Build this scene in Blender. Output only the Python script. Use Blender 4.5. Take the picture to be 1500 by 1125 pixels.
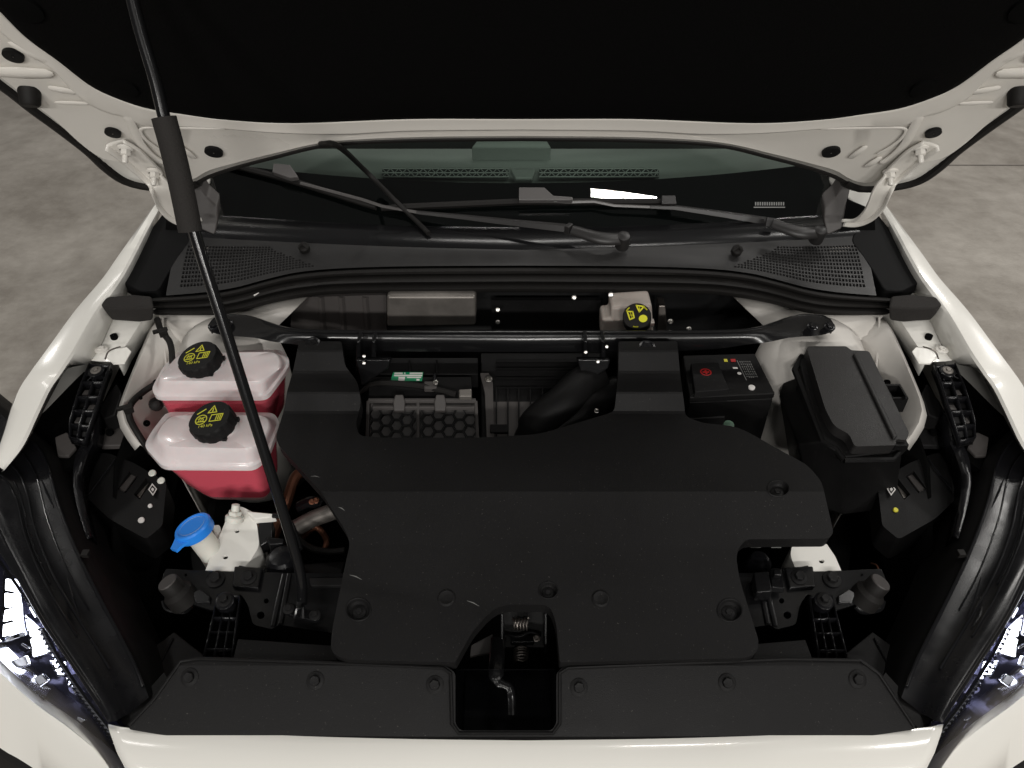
import bpy, bmesh, math, random
from mathutils import Vector, Matrix, geometry
random.seed(7)
for o in list(bpy.data.objects): bpy.data.objects.remove(o)
S = bpy.context.scene
COL = S.collection
R = math.radians
V = Vector

# ---------------------------------------------------------------- camera
F = 1130.0                      # focal length in pixels of the 1500 px wide photograph
PITCH = R(40)
CAM = V((-0.016, -0.08, 1.75))
DIR = V((0, math.cos(PITCH), -math.sin(PITCH)))
UP = V((0, math.sin(PITCH), math.cos(PITCH)))
RIGHT = V((1, 0, 0))
cd = bpy.data.cameras.new('camera'); cam = bpy.data.objects.new('camera', cd); COL.objects.link(cam)
cd.sensor_width = 36; cd.lens = F / 1500 * 36; cd.clip_start = 0.02; cd.clip_end = 200
cam.location = CAM; cam.rotation_euler = (R(90) - PITCH, 0, 0)
S.camera = cam
S.render.resolution_x, S.render.resolution_y = 1024, 768

# ---------------------------------------------------------------- world, hall lamps, exposure
w = bpy.data.worlds.new('World'); S.world = w; w.use_nodes = True
w.node_tree.nodes['Background'].inputs[0].default_value = (1.0, 0.97, 0.93, 1)
w.node_tree.nodes['Background'].inputs[1].default_value = 0.11
def hall_lamp(name, loc, sx, sy, power, target=None, col=(1, .972, .93)):
    l = bpy.data.lights.new(name, 'AREA'); l.shape = 'RECTANGLE'; l.size = sx; l.size_y = sy
    l.energy = power; l.color = col
    o = bpy.data.objects.new(name, l); COL.objects.link(o); o.location = loc
    d = (V(target) if target else V((loc[0], loc[1], 0))) - V(loc)
    o.rotation_euler = d.to_track_quat('-Z', 'Y').to_euler()
    return o
for x, y, p in ((-3.4, -3.2, 20), (0, -3.4, 42), (3.4, -3.2, 52), (-3.4, 0.6, 18), (3.4, 0.6, 68), (-3.4, 4.2, 14), (0, 4.4, 42), (3.4, 4.2, 90)):
    hall_lamp('ceiling_lamp', (x, y, 5.6), 1.5, .30, p)
for x in (-2.6, 0.6, 4.0): hall_lamp('ceiling_lamp', (x, -8.5, 5.2), 1.5, .35, 300, (0, .6, 1.0))
hall_lamp('ceiling_lamp', (-5.5, 3.3, 5.6), .5, .25, 75, (0, .6, .9))
hall_lamp('ceiling_lamp', (5.5, 3.3, 5.6), .7, .3, 90, (0, .6, .9))
hall_lamp('ceiling_lamp', (0.92, 1.54, 4.2), .58, .05, 10)
vs = S.view_settings
vs.view_transform = 'Standard'; vs.look = 'None'; vs.gamma = 1; vs.use_curve_mapping = False
vs.exposure = -0.3
S.render.engine = 'CYCLES'
S.cycles.max_bounces = 8; S.cycles.transparent_max_bounces = 12

# ---------------------------------------------------------------- ray helpers: a picture point on a real plane
def ray(px, py): return DIR + RIGHT * ((px - 750) / F) - UP * ((py - 562.5) / F)
def Zp(px, py, z): d = ray(px, py); return CAM + d * ((z - CAM.z) / d.z)
def Yp(px, py, y): d = ray(px, py); return CAM + d * ((y - CAM.y) / d.y)
def Xp(px, py, x): d = ray(px, py); return CAM + d * ((x - CAM.x) / d.x)
def Dp(px, py, t): return CAM + ray(px, py) * t
def depth(p): return (V(p) - CAM).dot(DIR)
def PLp(px, py, p0, n):
    d = ray(px, py); n = V(n); return CAM + d * ((V(p0) - CAM).dot(n) / d.dot(n))
def mir(p): return V((-p[0], p[1], p[2]))
def lerp(a, b, t): return a + (b - a) * t

def resample(pts, n):
    pts = [V(p) for p in pts]; L = [0]
    for a, b in zip(pts, pts[1:]): L.append(L[-1] + (b - a).length)
    out = []
    for i in range(n):
        s = L[-1] * i / (n - 1); k = 0
        while k < len(pts) - 2 and L[k + 1] < s: k += 1
        out.append(lerp(pts[k], pts[k + 1], (s - L[k]) / max(1e-9, L[k + 1] - L[k])))
    return out
def smooth_curve(pts, m=6):
    pts = [V(p) for p in pts]
    q = [pts[0] * 2 - pts[1]] + pts + [pts[-1] * 2 - pts[-2]]
    out = []
    for i in range(1, len(q) - 2):
        p0, p1, p2, p3 = q[i - 1:i + 3]
        for k in range(m):
            t = k / m
            out.append(.5 * ((2 * p1) + (p2 - p0) * t + (2 * p0 - 5 * p1 + 4 * p2 - p3) * t * t + (3 * p1 - p0 - 3 * p2 + p3) * t ** 3))
    out.append(pts[-1]); return out
def rp(pts, r=0, n=4):
    """polygon with rounded corners; a point may carry its own radius"""
    out = []; N = len(pts)
    for i, p in enumerate(pts):
        rr = p[2] if len(p) > 2 else r
        c = V((p[0], p[1])); a = V(pts[i - 1][:2]); b = V(pts[(i + 1) % N][:2])
        if rr <= 0: out.append((c.x, c.y)); continue
        la = (a - c).length; lb = (b - c).length; k = min(rr, la * .45, lb * .45)
        s = c + (a - c) / la * k; e = c + (b - c) / lb * k
        for j in range(n + 1):
            t = j / n; q = s * (1 - t) ** 2 + c * 2 * t * (1 - t) + e * t * t; out.append((q.x, q.y))
    return out
def circ(cx, cy, rx, ry=None, n=20): 
    ry = ry or rx
    return [(cx + rx * math.cos(2 * math.pi * i / n), cy + ry * math.sin(2 * math.pi * i / n)) for i in range(n)]

# ---------------------------------------------------------------- materials
MATS = {}
def mat(name, base, rough=.5, metal=0, coat=0, bump=0, bscale=200, var=0, vscale=8, trans=0, ior=1.45, spec=.5, sss=0, dust=0, emis=None, sheen=0):
    m = bpy.data.materials.new(name); m.use_nodes = True; nt = m.node_tree; N = nt.nodes; Lk = nt.links
    b = N['Principled BSDF']
    b.inputs['Base Color'].default_value = (*base, 1); b.inputs['Roughness'].default_value = rough
    b.inputs['Metallic'].default_value = metal; b.inputs['Coat Weight'].default_value = coat
    b.inputs['Coat Roughness'].default_value = .08
    b.inputs['Transmission Weight'].default_value = trans; b.inputs['IOR'].default_value = ior
    b.inputs['Specular IOR Level'].default_value = spec
    if sss:
        b.inputs['Subsurface Weight'].default_value = sss; b.inputs['Subsurface Radius'].default_value = (.03, .012, .012); b.inputs['Subsurface Scale'].default_value = 1
    if emis: b.inputs['Emission Color'].default_value = (*emis[0], 1); b.inputs['Emission Strength'].default_value = emis[1]
    tc = N.new('ShaderNodeTexCoord')
    geo = N.new('ShaderNodeNewGeometry')
    if bump:
        n = N.new('ShaderNodeTexNoise'); n.inputs['Scale'].default_value = bscale; n.inputs['Detail'].default_value = 3
        Lk.new(geo.outputs['Position'], n.inputs['Vector'])
        bp = N.new('ShaderNodeBump'); bp.inputs['Strength'].default_value = bump; bp.inputs['Distance'].default_value = .002
        Lk.new(n.outputs['Fac'], bp.inputs['Height']); Lk.new(bp.outputs['Normal'], b.inputs['Normal'])
    if var or dust:
        n = N.new('ShaderNodeTexNoise'); n.inputs['Scale'].default_value = vscale; n.inputs['Detail'].default_value = 6; n.inputs['Roughness'].default_value = .6
        Lk.new(geo.outputs['Position'], n.inputs['Vector'])
        r = N.new('ShaderNodeMapRange'); r.inputs[1].default_value = .3; r.inputs[2].default_value = .7
        r.inputs[3].default_value = 1 - var; r.inputs[4].default_value = 1 + var
        Lk.new(n.outputs['Fac'], r.inputs[0])
        mx = N.new('ShaderNodeMix'); mx.data_type = 'RGBA'; mx.blend_type = 'MULTIPLY'; mx.inputs[0].default_value = 1
        mx.inputs[6].default_value = (*base, 1); Lk.new(r.outputs[0], mx.inputs[7])
        out = mx.outputs[2]
        rr = N.new('ShaderNodeMapRange'); rr.inputs[1].default_value = .3; rr.inputs[2].default_value = .7
        rr.inputs[3].default_value = max(.03, rough - .1 * (var > 0)); rr.inputs[4].default_value = min(1, rough + .1)
        Lk.new(n.outputs['Fac'], rr.inputs[0]); Lk.new(rr.outputs[0], b.inputs['Roughness'])
        if dust:
            d = N.new('ShaderNodeTexNoise'); d.inputs['Scale'].default_value = 420; d.inputs['Detail'].default_value = 2
            Lk.new(geo.outputs['Position'], d.inputs['Vector'])
            r2 = N.new('ShaderNodeMapRange'); r2.inputs[1].default_value = .70; r2.inputs[2].default_value = .80; r2.inputs[4].default_value = dust
            Lk.new(d.outputs['Fac'], r2.inputs[0])
            m2 = N.new('ShaderNodeMix'); m2.data_type = 'RGBA'; m2.inputs[7].default_value = (.35, .33, .3, 1)
            Lk.new(r2.outputs[0], m2.inputs[0]); Lk.new(out, m2.inputs[6]); out = m2.outputs[2]
        Lk.new(out, b.inputs['Base Color'])
    MATS[name] = m; return m
mat('white_paint', (.76, .745, .70), .22, coat=.6, var=.015, vscale=3)
mat('white_inner', (.66, .635, .59), .34, coat=.2, var=.03, vscale=5)
mat('primer', (.56, .535, .50), .45, var=.08, vscale=9)
mat('plastic', (.0105, .0102, .0104), .55, spec=.16, bump=.25, bscale=900, var=.12, vscale=6, dust=.25)
mat('vent_plastic', (.017, .0165, .0165), .45, spec=.4, dust=.15, var=.1)
mat('lid_plastic', (.021, .020, .0198), .5, spec=.3, bump=.2, bscale=700, var=.14, vscale=9, dust=.3)
mat('plastic_dark', (.0065, .0063, .0064), .5, spec=.15, bump=.15, bscale=700, var=.15, vscale=10, dust=.12)
mat('plastic_gloss', (.006, .006, .007), .24, spec=.3, var=.2, vscale=14, dust=.10)
mat('rib_gloss', (.006, .006, .007), .09, spec=.5)
mat('black_paint', (.006, .006, .0065), .2, spec=.4)
mat('rubber', (.0105, .0096, .009), .6, spec=.22, bump=.15, bscale=500)
mat('foam', (.015, .013, .0118), .85, bump=.5, bscale=600)
mat('felt', (.0022, .0021, .0021), 1.0, bump=.5, bscale=350, spec=.08)
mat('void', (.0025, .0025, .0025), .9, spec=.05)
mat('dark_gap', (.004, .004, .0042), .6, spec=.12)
mat('steel', (.52, .50, .47), .3, metal=1)
mat('dull_steel', (.20, .18, .165), .45, metal=1, var=.2, vscale=20)
mat('alu', (.19, .175, .16), .5, metal=.6, var=.25, vscale=14)
mat('wiper', (.016, .015, .0148), .42)
mat('wiper_grey', (.085, .08, .078), .36)
mat('trim_grey', (.05, .045, .043), .55)
mat('chrome', (.82, .83, .88), .06, metal=1)
mat('lamp_dark', (.02, .02, .045), .10, metal=.6)
mat('blue', (.025, .25, .86), .38, var=.04)
mat('yellow', (.62, .60, .03), .5)
mat('white_plastic', (.68, .66, .60), .4, sss=.15)
mat('tank_top', (.92, .85, .85), .20, coat=.4, sss=.2, var=.04, vscale=40)
mat('tank_shell', (.80, .42, .44), .30)
mat('coolant', (.62, .02, .075), .25)
mat('red', (.35, .01, .01), .5)
mat('label_green', (.0, .22, .09), .5)
mat('print_white', (.62, .60, .58), .5)
mat('print_grey', (.16, .16, .155), .5)
mat('dash', (.25, .262, .25), .75, bump=.2, bscale=400)
mat('dash_dark', (.02, .024, .023), .8)
mat('led', (1, 1, 1), .3, emis=((.92, .94, 1.0), 9))
mat('tyre', (.02, .02, .02), .8)
mat('copper', (.30, .13, .08), .35, metal=.8)
mat('yellow_dot', (.55, .5, .04), .5)
# tank shell: milky plastic, lets the liquid show through
nt = MATS['tank_shell'].node_tree; b = nt.nodes['Principled BSDF']; o_ = nt.nodes['Material Output']
tr = nt.nodes.new('ShaderNodeBsdfTransparent'); tr.inputs[0].default_value = (1, .93, .93, 1); mxs = nt.nodes.new('ShaderNodeMixShader'); mxs.inputs[0].default_value = .82
nt.links.new(b.outputs[0], mxs.inputs[1]); nt.links.new(tr.outputs[0], mxs.inputs[2]); nt.links.new(mxs.outputs[0], o_.inputs[0])
nt = MATS['tank_top'].node_tree; b = nt.nodes['Principled BSDF']; o_ = nt.nodes['Material Output']
tr = nt.nodes.new('ShaderNodeBsdfTransparent'); tr.inputs[0].default_value = (1, .95, .95, 1); tl = nt.nodes.new('ShaderNodeBsdfTranslucent'); tl.inputs[0].default_value = (.85, .72, .74, 1)
m1 = nt.nodes.new('ShaderNodeMixShader'); m1.inputs[0].default_value = .15; m2 = nt.nodes.new('ShaderNodeMixShader'); m2.inputs[0].default_value = .12
nt.links.new(b.outputs[0], m1.inputs[1]); nt.links.new(tl.outputs[0], m1.inputs[2]); nt.links.new(m1.outputs[0], m2.inputs[1]); nt.links.new(tr.outputs[0], m2.inputs[2]); nt.links.new(m2.outputs[0], o_.inputs[0])
# window glass: tinted, thin
def glass(name, tint, gl=1.0, rough=0.0):
    m = bpy.data.materials.new(name); m.use_nodes = True; nt = m.node_tree; nt.nodes.clear()
    out = nt.nodes.new('ShaderNodeOutputMaterial'); t = nt.nodes.new('ShaderNodeBsdfTransparent'); t.inputs[0].default_value = (*tint, 1)
    g = nt.nodes.new('ShaderNodeBsdfGlossy'); g.inputs['Roughness'].default_value = rough; g.inputs[0].default_value = (gl, gl, gl, 1)
    f = nt.nodes.new('ShaderNodeFresnel'); f.inputs[0].default_value = 1.5
    mx = nt.nodes.new('ShaderNodeMixShader'); nt.links.new(f.outputs[0], mx.inputs[0]); nt.links.new(t.outputs[0], mx.inputs[1]); nt.links.new(g.outputs[0], mx.inputs[2])
    nt.links.new(mx.outputs[0], out.inputs[0]); MATS[name] = m
glass('glass_green', (.66, .75, .70)); glass('lens', (.93, .94, .97))
mat('frit', (.006, .0065, .007), .6, spec=.0)
# concrete floor
m = bpy.data.materials.new('concrete'); m.use_nodes = True; nt = m.node_tree; N = nt.nodes; Lk = nt.links; b = N['Principled BSDF']
geo = N.new('ShaderNodeNewGeometry')
def noise(sc, det=6, ro=.6, dist=0):
    n = N.new('ShaderNodeTexNoise'); n.inputs['Scale'].default_value = sc; n.inputs['Detail'].default_value = det; n.inputs['Roughness'].default_value = ro; n.inputs['Distortion'].default_value = dist
    Lk.new(geo.outputs['Position'], n.inputs['Vector']); return n
n1 = noise(1.6, 8, .62, .6); n2 = noise(9, 6, .7); n3 = noise(60, 3)
cr = N.new('ShaderNodeValToRGB'); cr.color_ramp.elements[0].position = .38; cr.color_ramp.elements[0].color = (.235, .212, .185, 1)
cr.color_ramp.elements[1].position = .64; cr.color_ramp.elements[1].color = (.42, .39, .35, 1)
ad = N.new('ShaderNodeMath'); ad.operation = 'MULTIPLY_ADD'; ad.inputs[1].default_value = .35; Lk.new(n2.outputs['Fac'], ad.inputs[0])
a2 = N.new('ShaderNodeMath'); a2.operation = 'MULTIPLY'; a2.inputs[1].default_value = .65; Lk.new(n1.outputs['Fac'], a2.inputs[0]); Lk.new(a2.outputs[0], ad.inputs[2])
Lk.new(ad.outputs[0], cr.inputs[0]); Lk.new(cr.outputs[0], b.inputs['Base Color'])
rr = N.new('ShaderNodeMapRange'); rr.inputs[3].default_value = .28; rr.inputs[4].default_value = .6; Lk.new(n2.outputs['Fac'], rr.inputs[0]); Lk.new(rr.outputs[0], b.inputs['Roughness'])
bp = N.new('ShaderNodeBump'); bp.inputs['Strength'].default_value = .15; bp.inputs['Distance'].default_value = .01; Lk.new(n3.outputs['Fac'], bp.inputs['Height']); Lk.new(bp.outputs[0], b.inputs['Normal'])
MATS['concrete'] = m

# ---------------------------------------------------------------- mesh collector
class G:
    def __init__(s): s.v = []; s.f = []; s.m = []; s.k = 0
    def mat(s, k): s.k = k; return s
    def add(s, vs, fs):
        o = len(s.v); s.v += [V(p) for p in vs]
        for f in fs: s.f.append([i + o for i in f]); s.m.append(s.k)
        return s
    def join(s, g, k=None):
        o = len(s.v); s.v += [V(p) for p in g.v]
        for f, m in zip(g.f, g.m): s.f.append([i + o for i in f]); s.m.append(m if k is None else k)
        return s
    def mirrored(s):
        g = G(); g.v = [mir(p) for p in s.v]; g.f = [list(reversed(f)) for f in s.f]; g.m = list(s.m); return g
    def moved(s, M):
        g = G(); g.v = [M @ p for p in s.v]; g.f = [list(f) for f in s.f]; g.m = list(s.m); return g
    def box(s, c, size, M=None):
        c = V(c); h = V(size) / 2; vs = []
        for x in (-1, 1):
            for y in (-1, 1):
                for z in (-1, 1):
                    p = V((x * h.x, y * h.y, z * h.z)); vs.append(c + (M @ p if M else p))
        return s.add(vs, [(0, 1, 3, 2), (4, 6, 7, 5), (0, 4, 5, 1), (2, 3, 7, 6), (0, 2, 6, 4), (1, 5, 7, 3)])
    def prism(s, poly, vec):
        n = len(poly); poly = [V(p) for p in poly]; vec = V(vec)
        s.add(poly + [p + vec for p in poly], [list(range(n)), list(range(2 * n - 1, n - 1, -1))] + [(i, n + i, n + (i + 1) % n, (i + 1) % n) for i in range(n)]); return s
    def loft(s, rings, cap=True, closed=True):
        n = len(rings[0]); assert all(len(q) == n for q in rings); vs = [p for r in rings for p in r]; fs = []
        for j in range(len(rings) - 1):
            for i in range(n if closed else n - 1):
                fs.append((j * n + i, j * n + (i + 1) % n, (j + 1) * n + (i + 1) % n, (j + 1) * n + i))
        if cap and closed: fs += [list(range(n - 1, -1, -1)), list(range((len(rings) - 1) * n, len(rings) * n))]
        return s.add(vs, fs)
    def grid(s, rows): return s.loft(rows, False, False)
    def tube(s, pts, r, n=10, flat=1.0, upv=None):
        pts = [V(p) for p in pts]; rings = []
        u = None
        for i, p in enumerate(pts):
            t = (pts[min(i + 1, len(pts) - 1)] - pts[max(i - 1, 0)]).normalized()
            if u is None: u = t.orthogonal() if upv is None else V(upv)
            u = (u - t * u.dot(t)).normalized(); w_ = t.cross(u)
            rr_ = r[i] if isinstance(r, (list, tuple)) else r
            rings.append([p + (u * math.cos(2 * math.pi * k / n) * flat + w_ * math.sin(2 * math.pi * k / n)) * rr_ for k in range(n)])
        return s.loft(rings)
    def lathe(s, prof, o, ax, n=24, capends=True, ref=None):
        ax = V(ax).normalized(); u = ax.orthogonal().normalized() if ref is None else (V(ref) - ax * ax.dot(V(ref))).normalized(); w_ = ax.cross(u); o = V(o)
        rings = [[o + ax * h + (u * math.cos(2 * math.pi * k / n) + w_ * math.sin(2 * math.pi * k / n)) * r for k in range(n)] for r, h in prof]
        return s.loft(rings, capends)
    def obj(s, name, mats, parent=None, bevel=0, seg=2, angle=35, label=None, solid=0, recalc=True, kind=None, smooth=True, face=None):
        mats = [mats] if isinstance(mats, str) else mats
        lo = V((min(p.x for p in s.v), min(p.y for p in s.v), min(p.z for p in s.v))); hi = V((max(p.x for p in s.v), max(p.y for p in s.v), max(p.z for p in s.v)))
        c = (lo + hi) / 2
        me = bpy.data.meshes.new(name); me.from_pydata([p - c for p in s.v], [], s.f)
        for k in mats: me.materials.append(MATS[k])
        me.polygons.foreach_set('material_index', s.m)
        if recalc:
            bm = bmesh.new(); bm.from_mesh(me); bmesh.ops.recalc_face_normals(bm, faces=bm.faces); bm.to_mesh(me); bm.free()
        if face is not None and sum((p.normal.dot(face) for p in me.polygons)) < 0: me.flip_normals()
        if smooth:
            me.polygons.foreach_set('use_smooth', [True] * len(me.polygons)); me.set_sharp_from_angle(angle=R(angle))
        o = bpy.data.objects.new(name, me); COL.objects.link(o)
        place(o, c, parent)
        if solid:
            md = o.modifiers.new('solid', 'SOLIDIFY'); md.thickness = solid; md.offset = -1
        if bevel:
            md = o.modifiers.new('bevel', 'BEVEL'); md.width = bevel; md.segments = seg; md.limit_method = 'ANGLE'; md.angle_limit = R(40); md.harden_normals = True
        if label: o['label'] = label
        if kind: o['kind'] = kind
        return o
WLOC = {}
def place(o, c, parent):
    c = V(c); WLOC[o.name] = c
    if parent: o.parent = parent; o.location = c - WLOC[parent.name]
    else: o.location = c
def empty(name, loc, parent=None, label=None):
    o = bpy.data.objects.new(name, None); COL.objects.link(o); o.empty_display_size = .05; place(o, loc, parent)
    if label: o['label'] = label
    return o
def copyinst(name, me, loc, rot, parent):
    o = bpy.data.objects.new(name, me); COL.objects.link(o); place(o, loc, parent); o.rotation_euler = rot.to_euler(); return o
def panel(outline, fn, vec, holes=(), rows=(), cols=()):
    """flat outline with holes, creased along rows, laid on the surface fn and given thickness"""
    bm = bmesh.new(); edges = []
    for loop in [outline] + list(holes):
        vs = [bm.verts.new((p[0], p[1], 0)) for p in loop]
        edges += [bm.edges.new((vs[i], vs[(i + 1) % len(vs)])) for i in range(len(vs))]
    bmesh.ops.triangle_fill(bm, use_beauty=True, use_dissolve=False, edges=edges, normal=(0, 0, 1))
    for r_ in rows: bmesh.ops.bisect_plane(bm, geom=bm.verts[:] + bm.edges[:] + bm.faces[:], plane_co=(0, r_, 0), plane_no=(0, 1, 0))
    for r_ in cols: bmesh.ops.bisect_plane(bm, geom=bm.verts[:] + bm.edges[:] + bm.faces[:], plane_co=(r_, 0, 0), plane_no=(1, 0, 0))
    for v in bm.verts: v.co = fn(v.co.x, v.co.y)
    ex = bmesh.ops.extrude_face_region(bm, geom=bm.faces[:])
    for e in ex['geom']:
        if isinstance(e, bmesh.types.BMVert): e.co += V(vec)
    bm.verts.index_update(); g = G(); g.add([v.co.copy() for v in bm.verts], [[v.index for v in f.verts] for f in bm.faces]); bm.free(); return g
def nrm(fn, px, py, e=3):
    a = fn(px, py); n = (fn(px + e, py) - a).cross(fn(px, py - e) - a).normalized()
    return n if n.dot(CAM - a) > 0 else -n
# bolts share their mesh
BM = {}
def bolt_mesh(key, matname, flange=1.0, head=.62, hh=.55, socket=False):
    if key in BM: return BM[key]
    g = G(); g.lathe([(.0, 0), (flange, 0), (flange, .10), (flange * .86, .18), (head * .95, .22)], (0, 0, 0), (0, 0, 1), 20, False)
    g.lathe([(head, .12), (head, hh), (head * .88, hh + .08), (head * .5, hh + .06), (0.001, hh + .05)], (0, 0, 0), (0, 0, 1), 6, False)
    me = bpy.data.meshes.new('bolt'); me.from_pydata(g.v, [], g.f); me.materials.append(MATS[matname]); me.polygons.foreach_set('use_smooth', [True] * len(me.polygons)); me.set_sharp_from_angle(angle=R(30))
    BM[key] = me; return me
def bolt(parent, pos, n, r, matname='plastic', name='bolt', **kw):
    me = bolt_mesh(matname + str(kw), matname, **kw)
    o = copyinst(name, me, V(pos), V((0, 0, 1)).rotation_difference(V(n)).to_matrix(), parent); o.scale = (r, r, r); return o

# ================================================================ the setting
g = G(); n_ = 2
g.grid([[V((-14, -10, 0)), V((14, -10, 0))], [V((-14, 18, 0)), V((14, 18, 0))]])
fl = g.obj('floor', 'concrete', recalc=False); fl['kind'] = 'structure'; fl['label'] = 'grey worn concrete hall floor'
g = G(); yj = Zp(1420, 243, 0).y; g.add([V((.3, yj, .004)), V((14, yj, .004)), V((14, yj + .010, .004)), V((.3, yj + .010, .004))], [(0, 1, 2, 3)])
MATS['joint'] = mat('joint', (.22, .20, .18), .8); g.obj('expansion_joint', 'joint', fl, recalc=False)
# ================================================================ the car
car = empty('car', (0, .7, 0)); car['label'] = 'white car with its hood propped open showing the engine bay'; car['category'] = 'car'

# -------- bay interior: tub of dark inner panels
g = G()
def tub(y0, y1, x0, x1, zt, zb): 
    a = [V((-x0, y0, zb)), V((x0, y0, zb)), V((x1, y1, zb)), V((-x1, y1, zb))]; return a
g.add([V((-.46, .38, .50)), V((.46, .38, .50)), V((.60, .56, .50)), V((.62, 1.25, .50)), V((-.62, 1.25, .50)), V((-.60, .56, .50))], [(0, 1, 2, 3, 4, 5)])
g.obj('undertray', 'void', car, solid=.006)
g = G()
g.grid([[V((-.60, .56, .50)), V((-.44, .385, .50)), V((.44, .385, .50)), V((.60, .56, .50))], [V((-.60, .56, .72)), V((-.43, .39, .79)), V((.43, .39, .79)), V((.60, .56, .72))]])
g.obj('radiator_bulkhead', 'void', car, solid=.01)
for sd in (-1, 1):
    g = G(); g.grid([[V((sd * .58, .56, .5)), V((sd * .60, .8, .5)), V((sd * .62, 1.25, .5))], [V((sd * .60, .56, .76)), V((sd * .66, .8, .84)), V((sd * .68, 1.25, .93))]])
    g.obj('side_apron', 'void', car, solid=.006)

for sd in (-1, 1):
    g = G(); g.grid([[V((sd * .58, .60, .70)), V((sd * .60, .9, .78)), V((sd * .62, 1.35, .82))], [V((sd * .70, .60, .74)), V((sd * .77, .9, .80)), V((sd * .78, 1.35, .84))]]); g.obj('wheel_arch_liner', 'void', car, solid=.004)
# firewall behind the brace
g = G(); g.grid([[V((-.60, 1.13, .50)), V((.60, 1.13, .50))], [V((-.60, 1.16, 1.0)), V((.60, 1.16, 1.0))]])
fw = g.obj('firewall', 'dark_gap', car, solid=.01)
g = G(); a = [Yp(428, 436, 1.12), Yp(566, 432, 1.12), Yp(566, 486, 1.12), Yp(425, 490, 1.12)]; g.prism(a, (0, .01, 0))
for x in (470, 500, 535): g.tube([Yp(x, 434, 1.12), Yp(x + 4, 486, 1.12)], .006, 6)
g.obj('sound_mat', 'trim_grey', fw)
g = G(); a = [Yp(566, 434, 1.09), Yp(697, 434, 1.09), Yp(697, 478, 1.09), Yp(566, 480, 1.09)]; g.prism(a, (0, .05, 0))
g.obj('heat_shield', 'alu', fw, bevel=.006)
for (x, y) in ((729, 454), (729, 472), (841, 436)): bolt(fw, Yp(x, y, 1.10), (0, -1, .5), .0045, 'steel')
g = G(); g.prism([Yp(720, 440, 1.125), Yp(880, 440, 1.125), Yp(880, 488, 1.125), Yp(720, 488, 1.125)], (0, .01, 0)); g.obj('firewall_plate', 'plastic_dark', fw)

# -------- inner wings with strut towers (mirrored pair)
def inner_wing(sd):
    g = G()
    wall_o = [(230, 468, .960), (222, 484, .962), (203, 530, .957), (180, 592, .935), (184, 620, .915), (205, 652, .885)]
    wall_i = [(300, 468, .940), (285, 492, .925), (262, 540, .90), (236, 590, .87), (240, 640, .85), (262, 690, .82)]
    A = resample(smooth_curve([Zp(*p) for p in wall_o]), 14); B = resample(smooth_curve([Zp(*p) for p in wall_i]), 14)
    Cc = [V((p.x + .02, p.y, .62)) for p in B]
    Lp = [p + V((-.012, .0, -.012)) for p in A]
    g.grid([Lp, A, [lerp(a, b, .15) + V((0, 0, .004)) for a, b in zip(A, B)], [lerp(a, b, .5) + V((0, 0, -.006)) for a, b in zip(A, B)], B, Cc])
    # tower shelf and dome
    c = Zp(326, 490, .957)
    dome = [(.098, -.34), (.095, -.08), (.088, -.035), (.072, -.010), (.055, 0), (.03, .002), (0.001, .002)]
    g.lathe(dome, c, (0, -.05, 1), 36, False)
    g.grid([[Zp(225, 452, .962), Zp(300, 448, .962), Zp(380, 440, .962), Zp(455, 432, .962)], [Zp(240, 474, .955), Zp(310, 474, .948), Zp(370, 474, .945), Zp(405, 480, .94)], [Zp(275, 545, .88), Zp(320, 545, .88), Zp(360, 540, .88), Zp(392, 530, .88)]])
    if sd > 0: g = g.mirrored()
    w_ = g.obj('inner_wing', 'primer', car, angle=50, solid=.002, recalc=False)
    f = (lambda p: p) if sd < 0 else mir
    for (x, y, z, r_) in ((229, 561, .925, .006), (215, 620, .885, .0055), (206, 583, .945, .003)):
        g = G(); p = f(Zp(x, y, z)); n = (CAM - p).normalized(); g.lathe([(.0005, .006), (r_, .006), (r_, -.01)], p, n, 16, False); g.obj('drain_hole', 'void', w_)
    # seam sealer bead
    g = G(); g.tube(smooth_curve([f(Zp(x, y, z) + V((0, 0, .006))) for x, y, z in ((240, 470, .958), (243, 520, .925), (246, 560, .905), (236, 585, .893), (243, 600, .878))]), .0022, 6); g.obj('sealant_bead', 'primer', w_)
    return w_
wingL = inner_wing(-1); wingR = inner_wing(1)
g = G(); p = Zp(229, 592, .90); g.lathe([(.012, -.004), (.011, .004), (.006, .006), (.006, .014), (.001, .015)], p, (CAM - p).normalized(), 14); g.obj('grommet', 'rubber', wingL)
# fuse box bracket on the right wing
g = G(); p = Zp(1308, 583, .93)
for dx, dy, sx, sy in ((-.012, 0, .004, .034), (.012, 0, .004, .034), (0, .016, .028, .004), (0, -.016, .028, .004)): g.box(p + V((dx, dy, 0)), (sx, sy, .03))
g.obj('bracket', 'plastic_dark', wingR, bevel=.001)

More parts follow.
